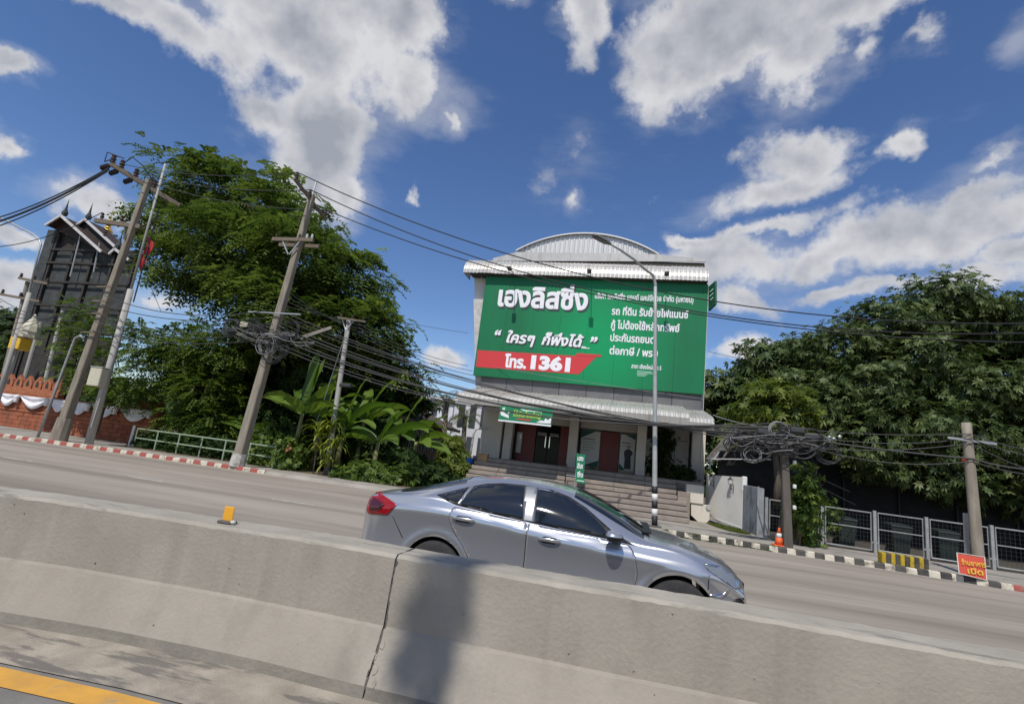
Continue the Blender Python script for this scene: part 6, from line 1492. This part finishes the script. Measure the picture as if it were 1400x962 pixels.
for k, (a, c) in enumerate(zip(sx_[:-1], sx_[1:])):
    swag(a+.1, c-.15, 1.92, .62, ('leftmost white cloth swag at the left picture edge', 'white cloth swag left of the thin bent post', 'white cloth swag just right of the thin bent post', 'shaded white cloth swag behind the big leaning pole', 'white cloth swag just right of the slim mast', 'white cloth swag at the right end of the brick wall')[k])
gra = thing('green_railing', (-18, 20, .12), 'pale green metal railing along the garden left of the coiled pole', 'railing')
ra, rb_ = at(188, 588, 20.6), at(378, 612, 19.6); ra.z, rb_.z = 1.0, 1.0
for t in np.linspace(0, 1, 7):
    p = ra.lerp(rb_, t); MB().tube([Vector((p.x, p.y, .12)), p], .035, 7).build('railing_post', 'rail_green', gra)
for z in (1.0, .56):
    MB().tube([Vector((ra.x, ra.y, z)), Vector((rb_.x, rb_.y, z))], .032, 7).build('railing_bar', 'rail_green', gra)
wp = thing('marker_post', (ra.x, ra.y, .12), 'short white post at the left end of the green railing', 'post'); MB().tube([Vector((ra.x-.15, ra.y-.1, .12)), Vector((ra.x-.12, ra.y-.1, 1.12))], .06, 8).build('post', 'white_paint', wp)

# ------------------------------------------------------------------ temple sign tower seen from behind
TY = 27.0
tr = thing('sign_tower', (-37, TY, .12), 'tall dark back of a gabled temple sign tower at the far left', 'sign tower')
tl_, tr_ = at(97, 330, TY), at(190, 370, TY); bl_, br_ = at(46, 490, TY), at(158, 480, TY)
x0, x1 = -41.0, -33.5; zb, zt = 6.6, 13.2
cols = np.linspace(x0+.1, x1, 5); rows_ = [6.6, 8.3, 10.0, 11.4, 12.4]
for i in range(4):
    for j in range(4):
        MB().bevbox(cols[i]+.05, cols[i+1]-.05, TY+rng.uniform(-.03, .03), TY+.06, rows_[j]+.05, rows_[j+1]-.05, .01).build('back_board', 'tower_board', tr)
for x in cols: MB().bevbox(x-.09, x+.09, TY-.22, TY-.04, .12 if x in (cols[0], cols[-1]) else 5.2, 13.6 if x < -39 else (13.0 if x < -37 else 12.2), .01).build('frame_post', 'tower_dark', tr)
for z in rows_: MB().bevbox(x0-.1, x1+.1, TY-.30, TY-.225, z-.08, z+.08, .01).build('frame_beam', 'tower_dark', tr)
MB().bevbox(x0-.95, x0-.05, TY-.25, TY+1.0, .12, 13.9, .02).build('side_pier', 'tower_board', tr)
for i in range(3): MB().bevbox(x0+.2+i*2.4, x0+2.4+i*2.4, TY-.1, TY, 2.6, 6.4, .02).build('lower_board', 'tower_dark', tr)
MB().poly([at(*c_, TY+.05) for c_ in ((78, 315), (95, 303), (127, 308), (166, 344), (188, 362), (184, 378), (88, 352))], (0, .05, 0)).build('gable_board', 'tower_dark', tr)
MB().box(x0, x1, TY+.12, TY+.2, 6.5, 12.5).build('backing', 'tower_dark', tr)
for (pl_, pa_, pr_, yo) in (((74, 313), (95, 300), (150, 349), -.3), ((112, 316), (127, 305), (168, 342), .4), ((160, 352), (168, 345), (187, 360), .2)):
    L_, R_, A_ = at(*pl_, TY+yo), at(*pr_, TY+yo), at(*pa_, TY+yo)
    MB().poly([L_, R_, A_], (0, .15, 0)).build('gable', 'tower_roof', tr)
    for p, q_ in ((L_+Vector((0, -.6, 0)), A_+Vector((0, -.6, 0))), (A_+Vector((0, -.6, 0)), R_+Vector((0, -.6, 0)))):
        MB().bar(p, q_, .10, .16).build('bargeboard', 'fascia_white', tr)
        MB().add([p, q_, q_+Vector((0, 1.5, .05)), p+Vector((0, 1.5, .05))], [(0, 1, 2, 3)]).build('roof_slope', 'tower_roof', tr)
    MB().lathe(A_+Vector((0, -.4, .1)), [(.16, 0), (.2, .2), (.08, .5), (.03, 1.0), (.005, 1.3)], n=8).build('finial', 'tower_board', tr)
g_ = at(148, 310, 29); MB().lathe(g_-Vector((0, 0, .5)), [(.35, 0), (.4, .15), (.15, .5), (.18, .6), (.06, 1.1), (.02, 1.9)], n=10).build('gold_finial', 'gold', tr)
MB().bar(g_-Vector((.9, 0, .55)), g_+Vector((1.1, 0, -.75)), .12, .12).build('finial_beam', 'tower_dark', tr)
MB().tube([Vector((g_.x, 29, 6)), g_-Vector((0, 0, .5))], .08, 6).build('finial_post', 'tower_dark', tr)
for px0_, py0_, px1_, py1_ in ((111, 318, 96, 378), (136, 332, 128, 372)): MB().tube([at(px0_, py0_, TY-.5), at(px1_, py1_, TY-.5)], .05, 6).build('rod', 'galv', tr)
for (a, c) in (((40, 500), (56, 440)), ((66, 517), (86, 425))):
    MB().tube([Vector((at(*a, TY-2).x, TY-2, .12)), at(*c, TY-2)], .12, 8).build('prop_post', 'pole_grey', tr)
for nm, m, c, r_ in (('flag', 'flag_red', (204, 334), .72), ('flag', 'flag_red', (195, 354), .55)):
    p = at(*c, 19.2); fo = thing('red_flag', p, 'red flag cloth caught on the slim mast, '+('upper' if r_ > .6 else 'lower')+' piece', 'flag', 'flags on the mast')
    V = []; nu = 6
    for i in range(nu+1):
        for j in range(5): V.append(p+Vector((-.32*r_+.64*r_*i/nu+.05*math.sin(j*1.3), .07*math.sin(i*1.4+j*.6), .55*r_-.28*r_*j-.05*i)))
    MB().add(V, [(i*5+j, i*5+j+1, i*5+6+j, i*5+5+j) for i in range(nu) for j in range(4)]).build('flag_cloth', m, fo, True)
ly = thing('shrine_lantern', at(30, 500, 20.3), 'yellow boxy shrine lantern with pale pointed roof at the far left', 'lantern')
c = at(28, 470, 20.3); MB().bevbox(c.x-.36, c.x+.36, 20.0, 20.6, c.z-.32, c.z+.30, .03).build('lantern_box', 'lantern_yellow', ly)
MB().lathe((c.x+.4, 20.3, c.z+.35), [(.42, 0), (.40, .3), (.44, .32), (.38, .62), (.12, 1.05), (.03, 1.3)], n=8).build('lantern_roof', 'meter_box', ly)
MB().tube([Vector((c.x-.4, 20.3, .12)), Vector((c.x-.1, 20.3, c.z-.3))], .07, 8).build('lantern_post', 'pole_grey', ly)

# ------------------------------------------------------------------ timber house, white block, low wall between garden and office
th_ = thing('timber_house', (-13, 30, .12), 'old dark timber house with sloping roof behind the banana plants', 'house')
HX, HY0, HY1 = -11.9, 25.0, 33.5
MB().box(-17.5, HX-.06, HY0, HY1, .12, 3.15).build('wall_core', 'timber_wall', th_)
for y in np.arange(HY0, HY1-.3, .42): MB().bevbox(HX-.06, HX-rng.uniform(.0, .03), y, y+.405, .12, 3.15, .006).build('wall_board', 'timber_wall', th_)
for y in np.arange(HY0+.4, HY1-.9, 1.15):
    w_ = MB().bevbox(HX+.005, HX+.03, y, y+.8, 1.55, 2.75, .006).build('window', 'grey_glass', th_)
    for a_, c_ in ((y-.06, y), (y+.38, y+.42), (y+.8, y+.86)): MB().box(HX+.005, HX+.05, a_, c_, 1.5, 2.8).build('window_frame', 'paint_worn', w_)
for x_ in np.arange(-17.4, HX-.3, .42): MB().bevbox(x_, x_+.405, HY0-.05, HY0-rng.uniform(.001, .02), .12, 3.15, .006).build('wall_board', 'timber_wall', th_)
MB().add([(HX+.7, HY0-.7, 3.1), (HX+.7, HY1+.5, 3.1), (-14.6, HY1+.5, 4.5), (-14.6, HY0-.7, 4.5), (-18.2, HY1+.5, 3.0), (-18.2, HY0-.7, 3.0)], [(0, 1, 2, 3), (3, 2, 4, 5)]).build('roof', 'roof_brown', th_)
MB().bar((HX+.72, HY0-.7, 3.04), (HX+.72, HY1+.5, 3.04), .05, .18).build('roof_fascia', 'old_wood', th_)
wbk = thing('white_block', (-18, 50, .12), 'distant white three-storey block with rows of narrow windows', 'building')
bx0, bx1 = -26.0, -12.2; MB().box(bx0, bx1, 50, 60, .12, 6.6).build('wall', 'far_white', wbk)
MB().bevbox(bx0-.3, bx1+.3, 49.6, 60, 6.62, 6.95, .02).build('parapet', 'far_white', wbk)
for z in (1.0, 3.2, 4.95):
    for x in np.arange(bx0+.5, bx1-.7, 1.15):
        w_ = MB().bevbox(x, x+.62, 49.95, 49.99, z, z+1.25, .01).build('window', 'far_window', wbk); MB().box(x-.05, x+.67, 49.85, 50.0, z-.12, z-.02).build('window_sill', 'far_white', w_)
    MB().bevbox(bx0, bx1, 49.7, 49.84, z-.45, z-.2, .01).build('floor_band', 'far_white', wbk)
w2 = thing('white_stair_tower', (-11.6, 38, .12), 'narrow white building with arched frames behind the lower palm', 'building')
MB().box(-13.2, -10.3, 38, 42, .12, 6.2).build('wall', 'far_white', w2)
for x in (-12.8, -11.9, -11.0):
    for z in (1.2, 3.6): MB().bevbox(x, x+.5, 37.94, 37.99, z, z+1.7, .01).build('window', 'far_window', w2)
lw_ = thing('low_wall', (-9, 22.5, .12), 'low stained concrete wall behind the shrubs left of the office', 'wall')
for x in np.arange(-11.8, -7.4, 1.1): MB().bevbox(x, x+1.085, 22.7, 22.85, .12, 1.0, .02).build('wall_slab', 'wall_grey', lw_)
cnp = thing('side_awning', (-7.6, 24.5, .12), 'small curved white awning on a post left of the office wall', 'awning')
a = at(652, 590, 24.2); MB().tube([Vector((a.x-.2, 24.2, .12)), Vector((a.x-.15, 24.2, a.z-.1))], .05, 8).build('awning_post', 'pole_grey', cnp)
MB().tube([Vector((a.x-.15, 24.2, a.z-.1)), a+Vector((-.05, 0, .12)), a+Vector((.25, 0, .2)), a+Vector((.5, .0, .22))], .05, 8).build('awning_rim', 'fascia_white', cnp)
